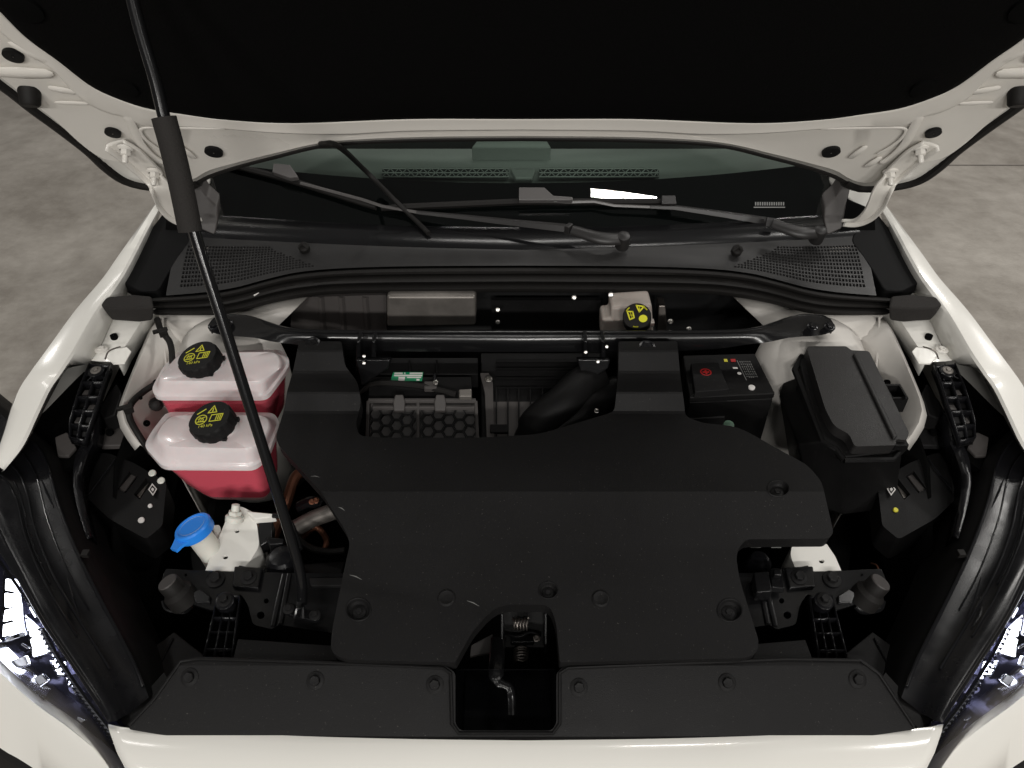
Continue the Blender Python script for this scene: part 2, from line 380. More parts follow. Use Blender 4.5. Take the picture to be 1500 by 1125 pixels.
# -------- fenders
def fender(sd):
    st = [((229, 296, 1.055), (233, 298, 1.055), (237, 304, 1.035)),
          ((205, 330, 1.048), (214, 332, 1.048), (226, 340, 1.022)),
          ((173, 375, 1.036), (191, 377, 1.037), (207, 388, 1.006)),
          ((150, 408, 1.026), (172, 410, 1.028), (190, 424, .995)),
          ((110, 455, 1.010), (138, 458, 1.012), (163, 474, .978)),
          ((70, 510, .990), (107, 512, .992), (134, 528, .958)),
          ((48, 540, .977), (86, 544, .979), (99, 541, .955)),
          ((31, 565, .964), (70, 567, .966), (78, 575, .945)),
          ((20, 590, .950), (52, 604, .950), (58, 613, .930)),
          ((8, 630, .930), (30, 650, .925), (34, 658, .908)),
          ((-10, 680, .905), (2, 686, .902), (3, 692, .890))]
    rows = []
    for O, I, J in st:
        o_, i_, j_ = Zp(*O), Zp(*I), Zp(*J)
        m_ = lerp(o_, i_, .5) + V((0, 0, .003))
        down = [o_ + V((-.055, 0, -.55)), o_ + V((-.065, 0, -.40)), o_ + V((-.06, 0, -.2)), o_ + V((-.045, 0, -.10)), o_ + V((-.022, 0, -.037)), o_ + V((-.006, 0, -.007))]
        rows.append(down + [o_, m_, i_, i_ + V((.003, 0, -.004)), j_])
    sm = []
    for k in range(len(rows[0])): sm.append(smooth_curve([r_[k] for r_ in rows], 4))
    g = G(); g.grid(sm)
    # bolting flange
    fl_ = [(207, 388, 1.006), (190, 424, .995), (163, 474, .978), (150, 500, .967), (134, 528, .958)]
    fi_ = [(262, 398, .998), (240, 430, .990), (205, 474, .972), (183, 508, .962), (172, 530, .953)]
    A = [Zp(*p) for p in fl_]; B = [Zp(*p) for p in fi_]
    g.grid([A, [lerp(a, b, .5) + V((0, 0, -.001)) for a, b in zip(A, B)], B, [p + V((.002, 0, -.03)) for p in B]])
    if sd > 0: g = g.mirrored()
    f = (lambda p: p) if sd < 0 else mir
    fo = g.obj('fender', 'white_paint', car, angle=28, solid=.0015, recalc=False)
    for (x, y, z) in ((149, 513, .966), (210, 428, .992)): bolt(fo, f(Zp(x, y, z)) + V((0, 0, .001)), (0, 0, 1), .0105, 'white_inner', head=.55, hh=.38)
    g = G(); p = f(Zp(167, 493, .970)); g.lathe([(.001, .003), (.006, .003), (.006, -.004)], p, (0, 0, 1), 16, False); g.obj('flange_hole', 'void', fo)
    # folded catch plate next to the ribbed bracket
    g = G(); P_ = [f(Zp(*q)) for q in ((155, 520, .964), (168, 511, .968), (186, 508, .968), (192, 514, .966), (182, 532, .955), (165, 533, .955))]
    g.prism(P_, (0, 0, -.003))
    g.obj('catch_plate', 'white_paint', fo, bevel=.0012)
    g = G(); g.tube(smooth_curve([f(Zp(*q)) for q in ((154, 526, .975), (158, 516, .98), (166, 511, .982), (176, 508, .975))]), .0013, 6); g.obj('wire_clip', 'dull_steel', fo)
    return fo
fenL = fender(-1); fenR = fender(1)
# black wheel arch strip, front wheels
for sd in (-1, 1):
    g = G(); ax = (1, 0, 0); o_ = V((sd * .70, 1.02, .33))
    g.lathe([(.20, -.11), (.30, -.11), (.325, -.085), (.33, 0), (.325, .085), (.30, .11), (.20, .11)], o_, ax, 48, False)
    wh = g.obj('wheel', 'tyre', car)
    g = G(); g.lathe([(.21, -.09), (.205, .09), (.03, .07), (.001, .07)], o_, (sd, 0, 0), 40, False); g.obj('rim', 'dull_steel', wh)
    for k in range(5):
        a = k * 2 * math.pi / 5; g = G(); d = V((0, math.cos(a), math.sin(a))); g.tube([o_ + V((sd * .075, 0, 0)) + d * .04, o_ + V((sd * .085, 0, 0)) + d * .20], [.03, .022], 8); g.obj('spoke', 'alu', wh)

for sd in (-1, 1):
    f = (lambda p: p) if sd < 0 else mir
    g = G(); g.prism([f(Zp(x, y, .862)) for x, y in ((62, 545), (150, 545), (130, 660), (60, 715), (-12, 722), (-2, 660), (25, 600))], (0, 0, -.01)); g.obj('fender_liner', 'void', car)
# -------- hood
HB = V((0, 1.10, 1.185)); HT = V((0, -math.cos(R(55)), math.sin(R(55)))); HN = V((0, math.sin(R(55)), math.cos(R(55))))
def crown(x): return max(-.03, .03 * (1 - (x / .65) ** 2))
def hood3(x, a, d=0): return HB + V((x, 0, 0)) + HT * a + HN * (crown(x) - d)
def hxa(px, py, d=0):
    x = 0
    for _ in range(12): p = PLp(px, py, HB + HN * (crown(x) - d), HN); x = p.x
    return (p.x, (p - HB).dot(HT))
def Hp(px, py, d=0): x, a = hxa(px, py, d); return hood3(x, a, d)
E0 = [(765, 171), (600, 171), (430, 177), (330, 172), (270, 164), (215, 155), (165, 138), (130, 120), (85, 85), (40, 52), (0, 12), (-80, -70), (-160, -160)]
E1 = [(765, 191), (600, 193), (500, 198), (400, 195), (300, 187), (215, 186), (183, 172), (155, 165), (116, 144), (80, 105), (40, 78), (0, 48), (-80, -25), (-170, -110)]
E2 = [(765, 199), (600, 201), (480, 208), (400, 225), (340, 240), (305, 250), (284, 262), (262, 268), (238, 262), (188, 240), (150, 232), (120, 212), (85, 180), (50, 152), (20, 128), (0, 112), (-80, 52), (-190, -35)]
E3 = [(765, 202), (600, 204), (480, 211), (400, 229), (340, 245), (305, 257), (284, 268), (262, 274), (215, 271), (182, 262), (155, 243), (130, 219), (88, 186), (50, 158), (20, 134), (0, 119), (-80, 58), (-195, -30)]
hood = empty('hood', hood3(0, .0), car, 'white hood raised on its prop rod')
NS = 90
def half(E, d):
    c = resample(smooth_curve([Hp(x, y, d) for x, y in E], 6), NS); c[0].x = 0; return c
def sym(c): return [mir(p) for p in reversed(c)] + c[1:]
def ext(c, a1, x1, d):
    """run a side curve on towards the front of the hood, out of the picture"""
    e = [hood3(-x1 + i * .0, lerp_((c[-1] - HB).dot(HT), a1, i / 6), d) for i in range(1, 7)]
    return c + [lerp(c[-1] + (q - c[-1]) * 1.0, q, 1) for q in e]
def lerp_(a, b, t): return a + (b - a) * t
C0 = half(E0, .006); C1 = half(E1, .010); C2 = half(E2, .008); C3 = half(E3, -.004)
def toX(c, xe, a1, d):
    x0 = c[-1].x; a0 = (c[-1] - HB).dot(HT)
    return c + [hood3(lerp_(x0, -xe, math.sin(i / 8 * math.pi / 2)), lerp_(a0, a1, i / 8), d) for i in range(1, 9)]
D0 = toX(C0, .60, .74, .006); D1 = toX(C1, .64, .76, .010); D2 = toX(C2, .70, .78, .008); D3 = toX(C3, .725, .80, -.004)
def mid(A, B, t, off=0): return [lerp(a, b, t) - HN * off for a, b in zip(A, B)]
gl = G(); gl.grid([D0, mid(D0, D1, .12, .003), mid(D0, D1, .8, .003), D1, mid(D1, D2, .04, -.0028), mid(D1, D2, .5, -.003), D2, [p + HN * .012 for p in D2]])
gg = G(); gg.join(gl); gg.join(gl.mirrored())
hi = gg.obj('inner_panel', 'white_inner', hood, angle=24, recalc=False)
# outer skin
go = G(); go.grid([[p + HN * .004 for p in mid(D2, D3, -.25)], D3, [p + HN * .012 for p in D3]])
top = [[hood3(-.725 * (1 - j / 10), lerp_(0, .80, 1), -.014) for j in range(11)]]
go2 = G(); rows = []
for k in range(0, len(D3), 4):
    p = D3[k] + HN * .012; a = (p - HB).dot(HT); rows.append([hood3(p.x * (1 - j / 8), a + (0 if j == 0 else 0), -.016 - .02 * (j / 8)) if a > .12 else None for j in range(9)])
rows = [r_ for r_ in rows if r_[0] is not None]
go2.grid(rows)
gg = G(); gg.join(go); gg.join(go.mirrored()); gg.join(go2); gg.join(go2.mirrored())
ho = gg.obj('outer_skin', 'white_paint', hood, angle=50, recalc=False)
# insulation pad
xs = [(-.62 + 1.24 * i / 60) for i in range(61)]
tab = sorted([(p.x, (p - HB).dot(HT)) for p in sym(C0 + D0[len(C0):])])
def edge_a(x):
    for (x0, a0), (x1, a1) in zip(tab, tab[1:]):
        if x0 <= x <= x1: return lerp_(a0, a1, (x - x0) / max(1e-9, x1 - x0))
    return tab[0][1]
ring = sym(D0)
rows = [[p + HN * .012 for p in ring], [p - HN * .004 for p in ring]]
cc = hood3(0, .42, .04)
for t, dd in ((.03, .006), (.15, .008), (.4, .006), (.7, .006), (1.0, .006)):
    rows.append([hood3(lerp_(p.x, p.x * .35, t), lerp_((p - HB).dot(HT), .62, t), .010 + dd) for p in ring])
g = G(); g.grid(rows)
g.add([hood3(-.7, .5, .02), hood3(.7, .5, .02), hood3(.5, .74, .03), hood3(-.5, .74, .03)], [])
pad = g.obj('insulation_pad', 'felt', hood, angle=60, recalc=False, label='black felt insulation pad')
for sd in (-1, 1):
    f = (lambda p: p) if sd < 0 else mir
    for (x, y, r_) in ((35, 14, .020), (183, 130, .016)):
        g = G(); p = f(Hp(x, y, .019)); g.lathe([(r_, -.002), (r_, .0015), (r_ * .7, .003), (.001, .003)], p, -HN, 20, False); g.obj('push_clip', 'void', hood)
    # round openings with dark plugs
    for (x, y, r_, d) in ((19, 83, .012, .0105), (165, 196, .011, .0105), (313, 224, .0135, .0105)):
        g = G(); p = f(Hp(x, y, d)); g.lathe([(r_, -.004), (r_, .0004), (r_ * .85, .0006), (.001, .0006)], p, -HN, 24, False); g.obj('plug', 'plastic_dark', hood)
    # pressed stiffening ribs
    for (x0, y0, x1, y1, r_) in ((-20, 105, 78, 108, .010), (12, 62, 70, 92, .006), (285, 232, 262, 214, .006), (262, 245, 240, 230, .006), (70, 128, 112, 136, .006), (80, 150, 130, 152, .004)):
        g = G(); a_, b_ = f(Hp(x0, y0, .0100)), f(Hp(x1, y1, .0100)); g.tube([lerp(a_, b_, t) for t in (0, .08, .5, .92, 1)], [r_ * .3, r_ * .8, r_, r_ * .8, r_ * .3], 10, .45, HN); g.obj('pressed_rib', 'white_inner', hood)
    g = G(); P_ = [f(Hp(x, y, .0100)) for x, y in ((186, 168), (196, 190), (206, 210), (222, 228), (240, 240))]
    g.tube(smooth_curve(P_), [.004] + [.007] * (len(smooth_curve(P_)) - 2) + [.003], 10, .4, HN); g.obj('pressed_rib', 'white_inner', hood)
    g = G(); P_ = [f(Hp(x, y, .0100)) for x, y in ((330, 189), (270, 188), (225, 187), (206, 190), (212, 203), (228, 216), (246, 226))]
    g.tube(smooth_curve(P_), [.0015] + [.0028] * (len(smooth_curve(P_)) - 2) + [.0015], 8, .5, HN); g.obj('pressed_rib', 'white_inner', hood)
    # rubber stop
    p = f(Hp(43, 134, .006)); g = G(); ax = (-HN + V((0, -.1, -.9))).normalized(); g.lathe([(.0145, -.004), (.0135, .004), (.0125, .016), (.010, .019), (.001, .019)], p, ax, 20); g.obj('rubber_stop', 'rubber', hood)
    # weather seal along the edge
    g = G(); cs = [f(p + HN * .004 + V((-.002, 0, -.004))) for p in D3[44:]]; g.tube(cs, .0095, 10); g.obj('edge_seal', 'rubber', hood)
g = G(); cs = sym(C3)[NS - 46: NS + 45]; g.tube([p + HN * .004 + V((0, 0, -.003)) for p in cs], .0058, 8); g.obj('rear_seal', 'rubber', hood)

# hinges
for sd in (-1, 1):
    f = (lambda p: p) if sd < 0 else mir
    h = empty('hinge', f(Hp(200, 235, .02)), car)
    cl = [(Hp(168, 208, .014), .016), (Hp(190, 222, .014), .0185), (Hp(210, 240, .015), .018), (Hp(226, 256, .018), .0165), (Yp(238, 275, 1.055), .015), (Yp(247, 298, 1.075), .0145), (Yp(259, 314, 1.09), .0125), (Yp(274, 322, 1.105), .009), (Yp(292, 322, 1.12), .006)]
    C_ = smooth_curve([c[0] for c in cl], 5); W_ = [lerp_(cl[min(i // 5, 8)][1], cl[min(i // 5 + 1, 8)][1], (i % 5) / 5) for i in range(len(C_))]
    rows = [[] for _ in range(6)]
    for i, p in enumerate(C_):
        t = (C_[min(i + 1, len(C_) - 1)] - C_[max(i - 1, 0)]).normalized(); n = (-HN + V((0, -.2, 0))).normalized(); u = n.cross(t).normalized(); n = t.cross(u); wd = W_[i]
        for k, (a_, b_) in enumerate(((-1, .010), (-.92, .001), (-.3, 0), (.3, 0), (.92, .001), (1, .006))): rows[k].append(f(p + u * wd * a_ + n * b_))
    g = G(); g.grid(rows); g.obj('hinge_arm', 'white_inner', h, solid=.0025, angle=40, recalc=False)
    for (x, y) in ((184, 216), (226, 250)):
        p = f(Hp(x, y, .016)); g = G(); ax = (-HN + V((0, -.15, -.35))).normalized(); g.lathe([(.0115, 0), (.0115, .003), (.0085, .005)], p, ax, 18, False); g.lathe([(.0075, .003), (.0075, .012), (.005, .013)], p, ax, 6, False); g.lathe([(.0042, .010), (.0042, .022), (.003, .024), (.0005, .024)], p, ax, 14, False); g.obj('hinge_bolt', 'white_inner', h)

# -------- windscreen, dash
GB = V((0, 1.25, 1.038)); GT = V((0, math.cos(R(30)), math.sin(R(30)))); GN = V((0, -math.sin(R(30)), math.cos(R(30))))
def gl3(x, s, d=0): return GB + V((x, .09 * (x / .6) ** 2, 0)) + GT * s + GN * d
def Gp(px, py, d=0):
    x = 0
    for _ in range(10): p = PLp(px, py, GB + V((0, .09 * (x / .6) ** 2, 0)) + GN * d, GN); x = p.x
    return p
def gsheet(x0, x1, s0, s1, d, nx=24, ns=4): return [[gl3(lerp_(x0, x1, i / nx), lerp_(s0, s1, j / ns), d) for i in range(nx + 1)] for j in range(ns + 1)]
ws = G(); ws.grid(gsheet(-.64, .64, -.06, .62, 0)); wso = ws.obj('windscreen', 'glass_green', car, recalc=False, face=GN)
g = G()
s_f = (Gp(765, 267) - GB).dot(GT)
g.grid(gsheet(-.64, .64, -.06, s_f, -.003)); g.obj('black_border', 'frit', wso, recalc=False)
# dash with defroster
dash = G(); zt = 1.0
dash.loft([[V((x, 1.36, .6)), V((x, 1.36, zt - .01)), V((x, 1.38, zt)), V((x, 1.50, zt + .002)), V((x, 1.60, zt + .010)), V((x, 1.655, zt + .012)), V((x, 1.70, zt - .03)), V((x, 1.70, .6))] for x in [-.66 + 1.32 * i / 12 for i in range(13)]])
da = dash.obj('dashboard', 'dash', car, angle=50)
def Dh(px, py, dz=0): return Zp(px, py, 1.013 + dz)
g = G(); g.prism([Dh(560, 247, .001), Dh(745, 247, .001), Dh(745, 259, .001), Dh(560, 259, .001)], (0, 0, -.004)); g.prism([Dh(790, 247, .001), Dh(965, 247, .001), Dh(965, 259, .001), Dh(790, 259, .001)], (0, 0, -.004)); g.obj('defroster_slot', 'dash_dark', da)
g = G()
for xa, xb in ((560, 745), (790, 965)):
    for y in (247, 253, 259): g.tube([Dh(xa, y, .004), Dh(xb, y, .004)], .0014, 5)
    x = xa; k = 0
    while x < xb - 4:
        g.tube([Dh(x, 247 if k % 2 else 259, .004), Dh(min(x + 12, xb), 259 if k % 2 else 247, .004)], .0014, 5)
        g.tube([Dh(x, 259 if k % 2 else 247, .004), Dh(min(x + 12, xb), 247 if k % 2 else 259, .004)], .0010, 5); x += 12; k += 1
g.obj('defroster_grille', 'dash', da)
g = G(); g.prism([Dh(748, 247, .012), Dh(785, 247, .012), Dh(780, 260, .008), Dh(755, 260, .008)], (0, 0, -.014)); g.obj('sensor_housing', 'dash', da, bevel=.003)
g = G(); g.prism([Zp(690, 216, 1.045), Zp(808, 216, 1.045), Zp(800, 203, 1.06), Zp(700, 203, 1.06)], (0, .02, -.05)); g.obj('display_hood', 'dash', da, bevel=.004)
g = G(); g.prism([Dh(1080, 262, .01), Dh(1140, 262, .01), Dh(1136, 248, .01), Dh(1090, 248, .01)], (0, 0, -.014)); g.obj('side_vent', 'dash', da, bevel=.003)
g = G()
for i in range(13): x = 1106 + i * 3.4; g.prism([Gp(x, 296, .001), Gp(x + 1.8, 296, .001), Gp(x + 1.8, 301, .001), Gp(x, 301, .001)], GN * .0003)
g.prism([Gp(1104, 303, .001), Gp(1150, 303, .001), Gp(1150, 304.4, .001), Gp(1104, 304.4, .001)], GN * .0003); g.obj('code_strip', 'print_grey', wso)
# cabin behind: seats / bulkhead stay dark
g = G(); g.grid([[V((-.66, 2.1, .55)), V((.66, 2.1, .55))], [V((-.66, 2.2, 1.5)), V((.66, 2.2, 1.5))]]); g.obj('cabin_trim', 'dash_dark', car, solid=.02)
# pillars
for sd in (-1, 1):
    f = (lambda p: p) if sd < 0 else mir
    g = G(); pts = [V((-.685, 1.38, 1.06)), V((-.675, 1.46, 1.13)), V((-.66, 1.62, 1.225)), V((-.62, 1.88, 1.38))]
    g.tube([f(p) for p in pts], .045, 14, .8); g.obj('windscreen_pillar', 'white_paint', car)
    g = G(); a_ = [Yp(272, 262, 1.30), Yp(252, 261, 1.30), Yp(236, 300, 1.29), Yp(255, 320, 1.29), Yp(288, 286, 1.30)]
    g.prism([f(p) for p in a_], (0, .12, -.02)); g.obj('pillar_base', 'white_paint', car, bevel=.006)
    g = G(); a_ = [Yp(243, 308, 1.25), Yp(290, 288, 1.25), Yp(294, 350, 1.22), Yp(240, 352, 1.22)]
    g.prism([f(p) for p in a_], (0, .04, -.02)); g.obj('hinge_pocket', 'void', car, bevel=.004)
    g = G(); a_ = [Yp(276, 262, 1.20), Yp(290, 270, 1.20), Yp(303, 290, 1.20), Yp(318, 303, 1.19), Yp(319, 322, 1.18), Yp(315, 346, 1.17), Yp(292, 336, 1.17), Yp(286, 300, 1.19)]
    g.prism([f(p) for p in a_], (0, .03, .012)); g.obj('pillar_trim', 'trim_grey', car, bevel=.004)
    g = G(); a_ = [(248, 300), (262, 316), (278, 352), (250, 392), (232, 424), (205, 426), (175, 411), (196, 378), (222, 334)]
    g.prism([f(Zp(x, y, 1.012 + (420 - y) * .00025)) for x, y in rp(a_, 6)], (0, 0, -.05)); sc = g.obj('corner_cover', 'dark_gap', car, bevel=.006)
# -------- cowl
cb = [(262, 346), (330, 350), (450, 356), (600, 362), (765, 366)]
cf = [(243, 433), (300, 428), (345, 421), (390, 409), (435, 399), (500, 393), (600, 390), (765, 389)]
ct = [(285, 318), (330, 319), (450, 326), (600, 332), (765, 334)]
def cur(E, z0, z1, n=61):
    c = smooth_curve([Zp(x, y, lerp_(z0, z1, i / (len(E) - 1))) for i, (x, y) in enumerate(E)], 8)
    return resample(sym(list(c)[::-1]) if c[0].x < c[-1].x else sym(c), n)
def symcur(E, z0, z1, n=61):
    c = smooth_curve([Zp(x, y, lerp_(z0, z1, i / (len(E) - 1))) for i, (x, y) in enumerate(E)], 8)
    c[-1].x = 0; full = c + [mir(p) for p in reversed(c[:-1])]; return resample(full, n)
NB = 121
cB = symcur(cb, 1.028, 1.030, NB); cF = symcur(cf, 1.004, 1.012, NB); cT = symcur(ct, 1.034, 1.036, NB)
g = G()
steps = 3
up = [p + V((0, 0, .004)) for p in cB]
g.grid([[p + V((0, .05, -.02)) for p in cT], cT, [lerp(a, b, .85) + V((0, 0, .004)) for a, b in zip(cT, cB)], [lerp(a, b, 1.0) + V((0, 0, -.002)) for a, b in zip(cT, cB)]])
cowl = g.obj('cowl_panel', 'black_paint', car, angle=40, recalc=False)
# perforated deck: cells with square holes at both ends, plain in the middle
def deck(i, v):
    k = min(int(i), NB - 2); t = i - k
    return lerp(lerp(cB[k], cB[k + 1], t), lerp(cF[k], cF[k + 1], t), v) + V((0, 0, .004 * math.sin(math.pi * v)))
g = G(); gp = G()
NV = 11
for lo, hi_ in ((2, 25), (95.5, 118.5)):
    nu = 42; v0, v1 = .16, .90
    for iu in range(nu):
        for iv in range(NV):
            u0 = lerp_(lo, hi_, iu / nu); u1 = lerp_(lo, hi_, (iu + 1) / nu); a0 = lerp_(v0, v1, iv / NV); a1 = lerp_(v0, v1, (iv + 1) / NV)
            s_ = .22
            if iv % 2: u0 += 0; 
            q = [deck(u0, a0), deck(u1, a0), deck(u1, a1), deck(u0, a1)]; c = (q[0] + q[1] + q[2] + q[3]) / 4
            # holes fade out towards the centre of the car like in the moulding
            cen = (u0 - lo) / (hi_ - lo) if lo < 50 else (hi_ - u0) / (hi_ - lo)
            if cen > .62 and iv < NV * (cen - .62) / .38 * 1.0: g.add(q, [(0, 1, 2, 3)]); continue
            inn = [lerp(c, p, .70) for p in q]; low = [p + V((0, 0, -.004)) for p in inn]
            g.add(q + inn + low, [(0, 1, 5, 4), (1, 2, 6, 5), (2, 3, 7, 6), (3, 0, 4, 7), (4, 5, 9, 8), (5, 6, 10, 9), (6, 7, 11, 10), (7, 4, 8, 11)])
def fill(lo, hi_, v0, v1, nu, nv=3): g.grid([[deck(lerp_(lo, hi_, i / nu), lerp_(v0, v1, j / nv)) for i in range(nu + 1)] for j in range(nv + 1)])
fill(0, NB - 1.001, 0, .16, 80); fill(0, NB - 1.001, .90, 1, 80); fill(0, 2, .16, .90, 2); fill(118.5, 119.999, .16, .90, 2); fill(25, 95.5, .16, .90, 50)
g.obj('vent_deck', 'vent_plastic', cowl, angle=40, recalc=False)
g = G(); g.grid([[p + V((0, 0, -.03)) for p in cB], [p + V((0, 0, -.03)) for p in cF]]); g.obj('deck_base', 'void', cowl, recalc=False)
for (x, y) in ((445, 362), (1080, 366)):
    p = Zp(x, y, 1.036); g = G(); g.lathe([(.010, -.008), (.010, .002), (.007, .005), (.001, .005)], p, (0, -.5, .85), 16); g.tube([p + V((-.008, -.004, 0)), p + V((0, -.004, .010)), p + V((.008, -.004, 0))], .003, 8); g.obj('cowl_clip', 'rubber', cowl)
# bonnet seal: ribbed rubber section along the cowl front
sb = [(212, 461), (300, 462), (345, 458), (400, 444), (450, 435), (520, 430), (765, 428)]
st_ = [(222, 438), (300, 432), (345, 425), (390, 413), (435, 403), (500, 397), (600, 394), (765, 393)]
sT = symcur(st_, .999, 1.008, NB); sB_ = symcur(sb, .962, .968, NB)
g = G(); prof = []
for v, off in ((-.04, -.012), (0, .004), (.10, .008), (.2, .006), (.24, -.002), (.30, .004), (.42, .009), (.52, .009), (.58, .004), (.62, -.001), (.68, .006), (.82, .010), (.94, .007), (1.0, 0)):
    prof.append([lerp(a, b, v) + V((0, -off * 1.0, off * .5)) for a, b in zip(sT, sB_)])
g.grid(prof); seal = g.obj('cowl_seal', 'rubber', car, angle=50, recalc=False)
g = G(); g.prism([sB_[i] + V((0, .004, .002)) for i in (0, NB - 1)] + [sT[i] + V((0, .03, -.01)) for i in (NB - 1, 0)], (0, .004, 0)); 
g = G(); g.tube([Zp(372, 433, .993), Zp(379, 429, .994)], [.0016, .0008], 6); g.obj('scuff', 'print_white', seal)
for sd in (-1, 1):
    f = (lambda p: p) if sd < 0 else mir
    g = G(); top_ = [(147, 447, 1.020), (156, 435, 1.022), (195, 431, 1.022), (222, 434, 1.016), (226, 450, 1.006), (200, 452, 1.008), (160, 453, 1.012)]
    bot_ = [(150, 452, 1.0), (158, 440, 1.0), (195, 440, .995), (222, 440, .99), (224, 470, .978), (205, 473, .977), (164, 470, .985)]
    g.loft([[f(Zp(*p)) for p in bot_], [f(Zp(*p)) for p in top_]]); g.obj('seal_end_block', 'foam', car, bevel=.004, label='brown grey foam end block of the cowl seal')
# washer hose
g = G(); P_ = [Hp(470, 211, .01), Hp(495, 214, .03), Gp(530, 245, .07), Gp(575, 290, .03), Gp(606, 320, .012), Zp(628, 342, 1.042)]
g.tube(smooth_curve(P_, 8), .0046, 10); g.obj('washer_hose', 'rubber', car)
# -------- wipers
def wiper(base, knee, armw, tip, blade, conn, endcap=None):
    e = empty('wiper', base[0], car)
    g = G(); P_ = [V(p) for p in base]; g.tube(smooth_curve(P_, 5), [.011, .012, .012, .0125, .0125, .0125, .012, .012, .011, .011, .010][:len(smooth_curve(P_, 5))] if len(smooth_curve(P_, 5)) <= 11 else .0115, 12, .6, GN)
    g.obj('arm_head', 'wiper', e)
    g = G(); g.lathe([(.013, -.02), (.013, .004), (.011, .009), (.006, .012), (.001, .0125)], base[0], (0, -.35, .9), 18); g.obj('pivot_cap', 'wiper', e)
    g = G(); g.box(lerp(base[-1], armw[0], .5), (.010, .017, .018), (armw[0] - base[-1]).to_track_quat('X', 'Z').to_matrix()); g.obj('arm_joint', 'wiper', e, bevel=.002)
    g = G(); n = len(armw); g.tube(armw, [lerp_(.0095, .0045, i / (n - 1)) for i in range(n)], 4, .75, GN); g.obj('arm', 'wiper', e, bevel=.001)
    if tip:
        g = G(); g.tube(tip, [.0036] * len(tip), 4, .7, GN); g.obj('arm_rod', 'wiper_grey', e, bevel=.0006)
    g = G(); B_ = resample(blade, 14); g.tube(B_, [.004] + [.0062] * 12 + [.004], 6, .6, GN); g.tube([p - GN * .007 for p in B_], .0028, 6, 1.6, GN); bl = g.obj('blade', 'rubber', e)
    g = G(); g.prism([p + GN * .004 for p in conn], GN * .012); g.obj('blade_connector', 'wiper_grey', e, bevel=.002)
    if endcap:
        g = G(); g.prism(endcap, GN * .010); g.obj('blade_end', 'wiper', e, bevel=.002)
    return e
wiper([Zp(913, 350, 1.058), Zp(880, 349, 1.062), Zp(838, 337, 1.066)], None, [Zp(828, 334, 1.066), Zp(760, 327, 1.062), Gp(680, 318, .022), Gp(610, 311, .018)],
      [Gp(612, 311, .018), Gp(560, 302, .016), Gp(530, 292, .016), Gp(440, 268, .016)], [Gp(318, 236, .012), Gp(420, 262, .012), Gp(550, 303, .012)], [Gp(404, 246, .012), Gp(428, 248, .012), Gp(440, 266, .012), Gp(428, 268, .012), Gp(402, 259, .012)])
wiper([Zp(1200, 341, 1.058), Zp(1170, 340, 1.062), Zp(1132, 328, 1.066)], None, [Gp(1124, 324, .022), Gp(1060, 314, .02), Gp(990, 304, .018), Gp(952, 303, .016)],
      [Gp(952, 303, .016), Gp(900, 301, .016), Gp(870, 295, .016), Gp(830, 296, .016), Gp(800, 295, .016)], [Gp(558, 304, .012), Gp(760, 295, .012), Gp(988, 295, .012)], [Gp(760, 281, .012), Gp(797, 281, .012), Gp(810, 293, .012), Gp(838, 295, .012), Gp(838, 300, .012), Gp(760, 300, .012)],
      [Gp(968, 290, .014), Gp(988, 290, .014), Gp(990, 303, .014), Gp(968, 303, .014)])

# -------- strut brace across the bay
g = G()
top_ = [(306, 480, .990), (318, 468, .992), (345, 466, .992), (368, 470, .990), (395, 480, .986), (430, 488, .984), (520, 491, .982), (765, 491, .982)]
bot_ = [(308, 484, .984), (325, 490, .982), (350, 492, .980), (375, 494, .978), (398, 499, .974), (432, 503, .968), (520, 512, .955), (765, 514, .955)]
bk_ = [(306, 477, .990), (320, 464, .992), (346, 462, .992), (370, 465, .990), (397, 474, .986), (430, 482, .984), (520, 485, .982), (765, 485, .982)]
T_, B_, K_ = symcur(top_, 0, 0) if False else None, None, None
def sc3(E, n=81):
    c = smooth_curve([Zp(*p) for p in E], 6); c[-1].x = 0; return resample(c + [mir(p) for p in reversed(c[:-1])], n)
T_, B_, K_ = sc3(top_), sc3(bot_), sc3(bk_)
g.grid([[p + V((0, .004, -.02)) for p in K_], K_, [lerp(a, b, .5) + V((0, 0, .003)) for a, b in zip(K_, T_)], T_, [lerp(a, b, .5) + V((0, -.002, .002)) for a, b in zip(T_, B_)], B_, [p + V((0, .01, -.006)) for p in B_]])
br = g.obj('strut_brace', 'black_paint', car, angle=60, solid=.002, recalc=False)
for (x, y) in ((333, 474), (313, 478), (1190, 479), (1215, 479)): bolt(br, Zp(x, y, .996), (0, -.25, 1), .0095, 'plastic_gloss')
for x in (525, 547, 858, 884):
    g = G(); a_ = [Yp(x - 3, 500, .93), Yp(x + 3, 500, .93), Yp(x + 4, 545, .925), Yp(x - 4, 545, .925)]; g.prism(a_, (0, .03, 0)); g.obj('brace_tab', 'black_paint', br, bevel=.002)
for xa, xb in ((520, 572), (845, 895)):
    g = G(); g.prism([Yp(xa, 526, .915), Yp(xb, 526, .915), Yp(xb - 4, 540, .905), Yp(xa + 10, 566, .90)], (0, .02, -.01)); g.obj('brace_bracket', 'black_paint', br, bevel=.003)
for (x, y) in ((533, 522), (533, 532), (876, 530), (858, 516), (889, 508)): bolt(br, Yp(x, y, .905), (0, -1, .6), .003, 'steel')

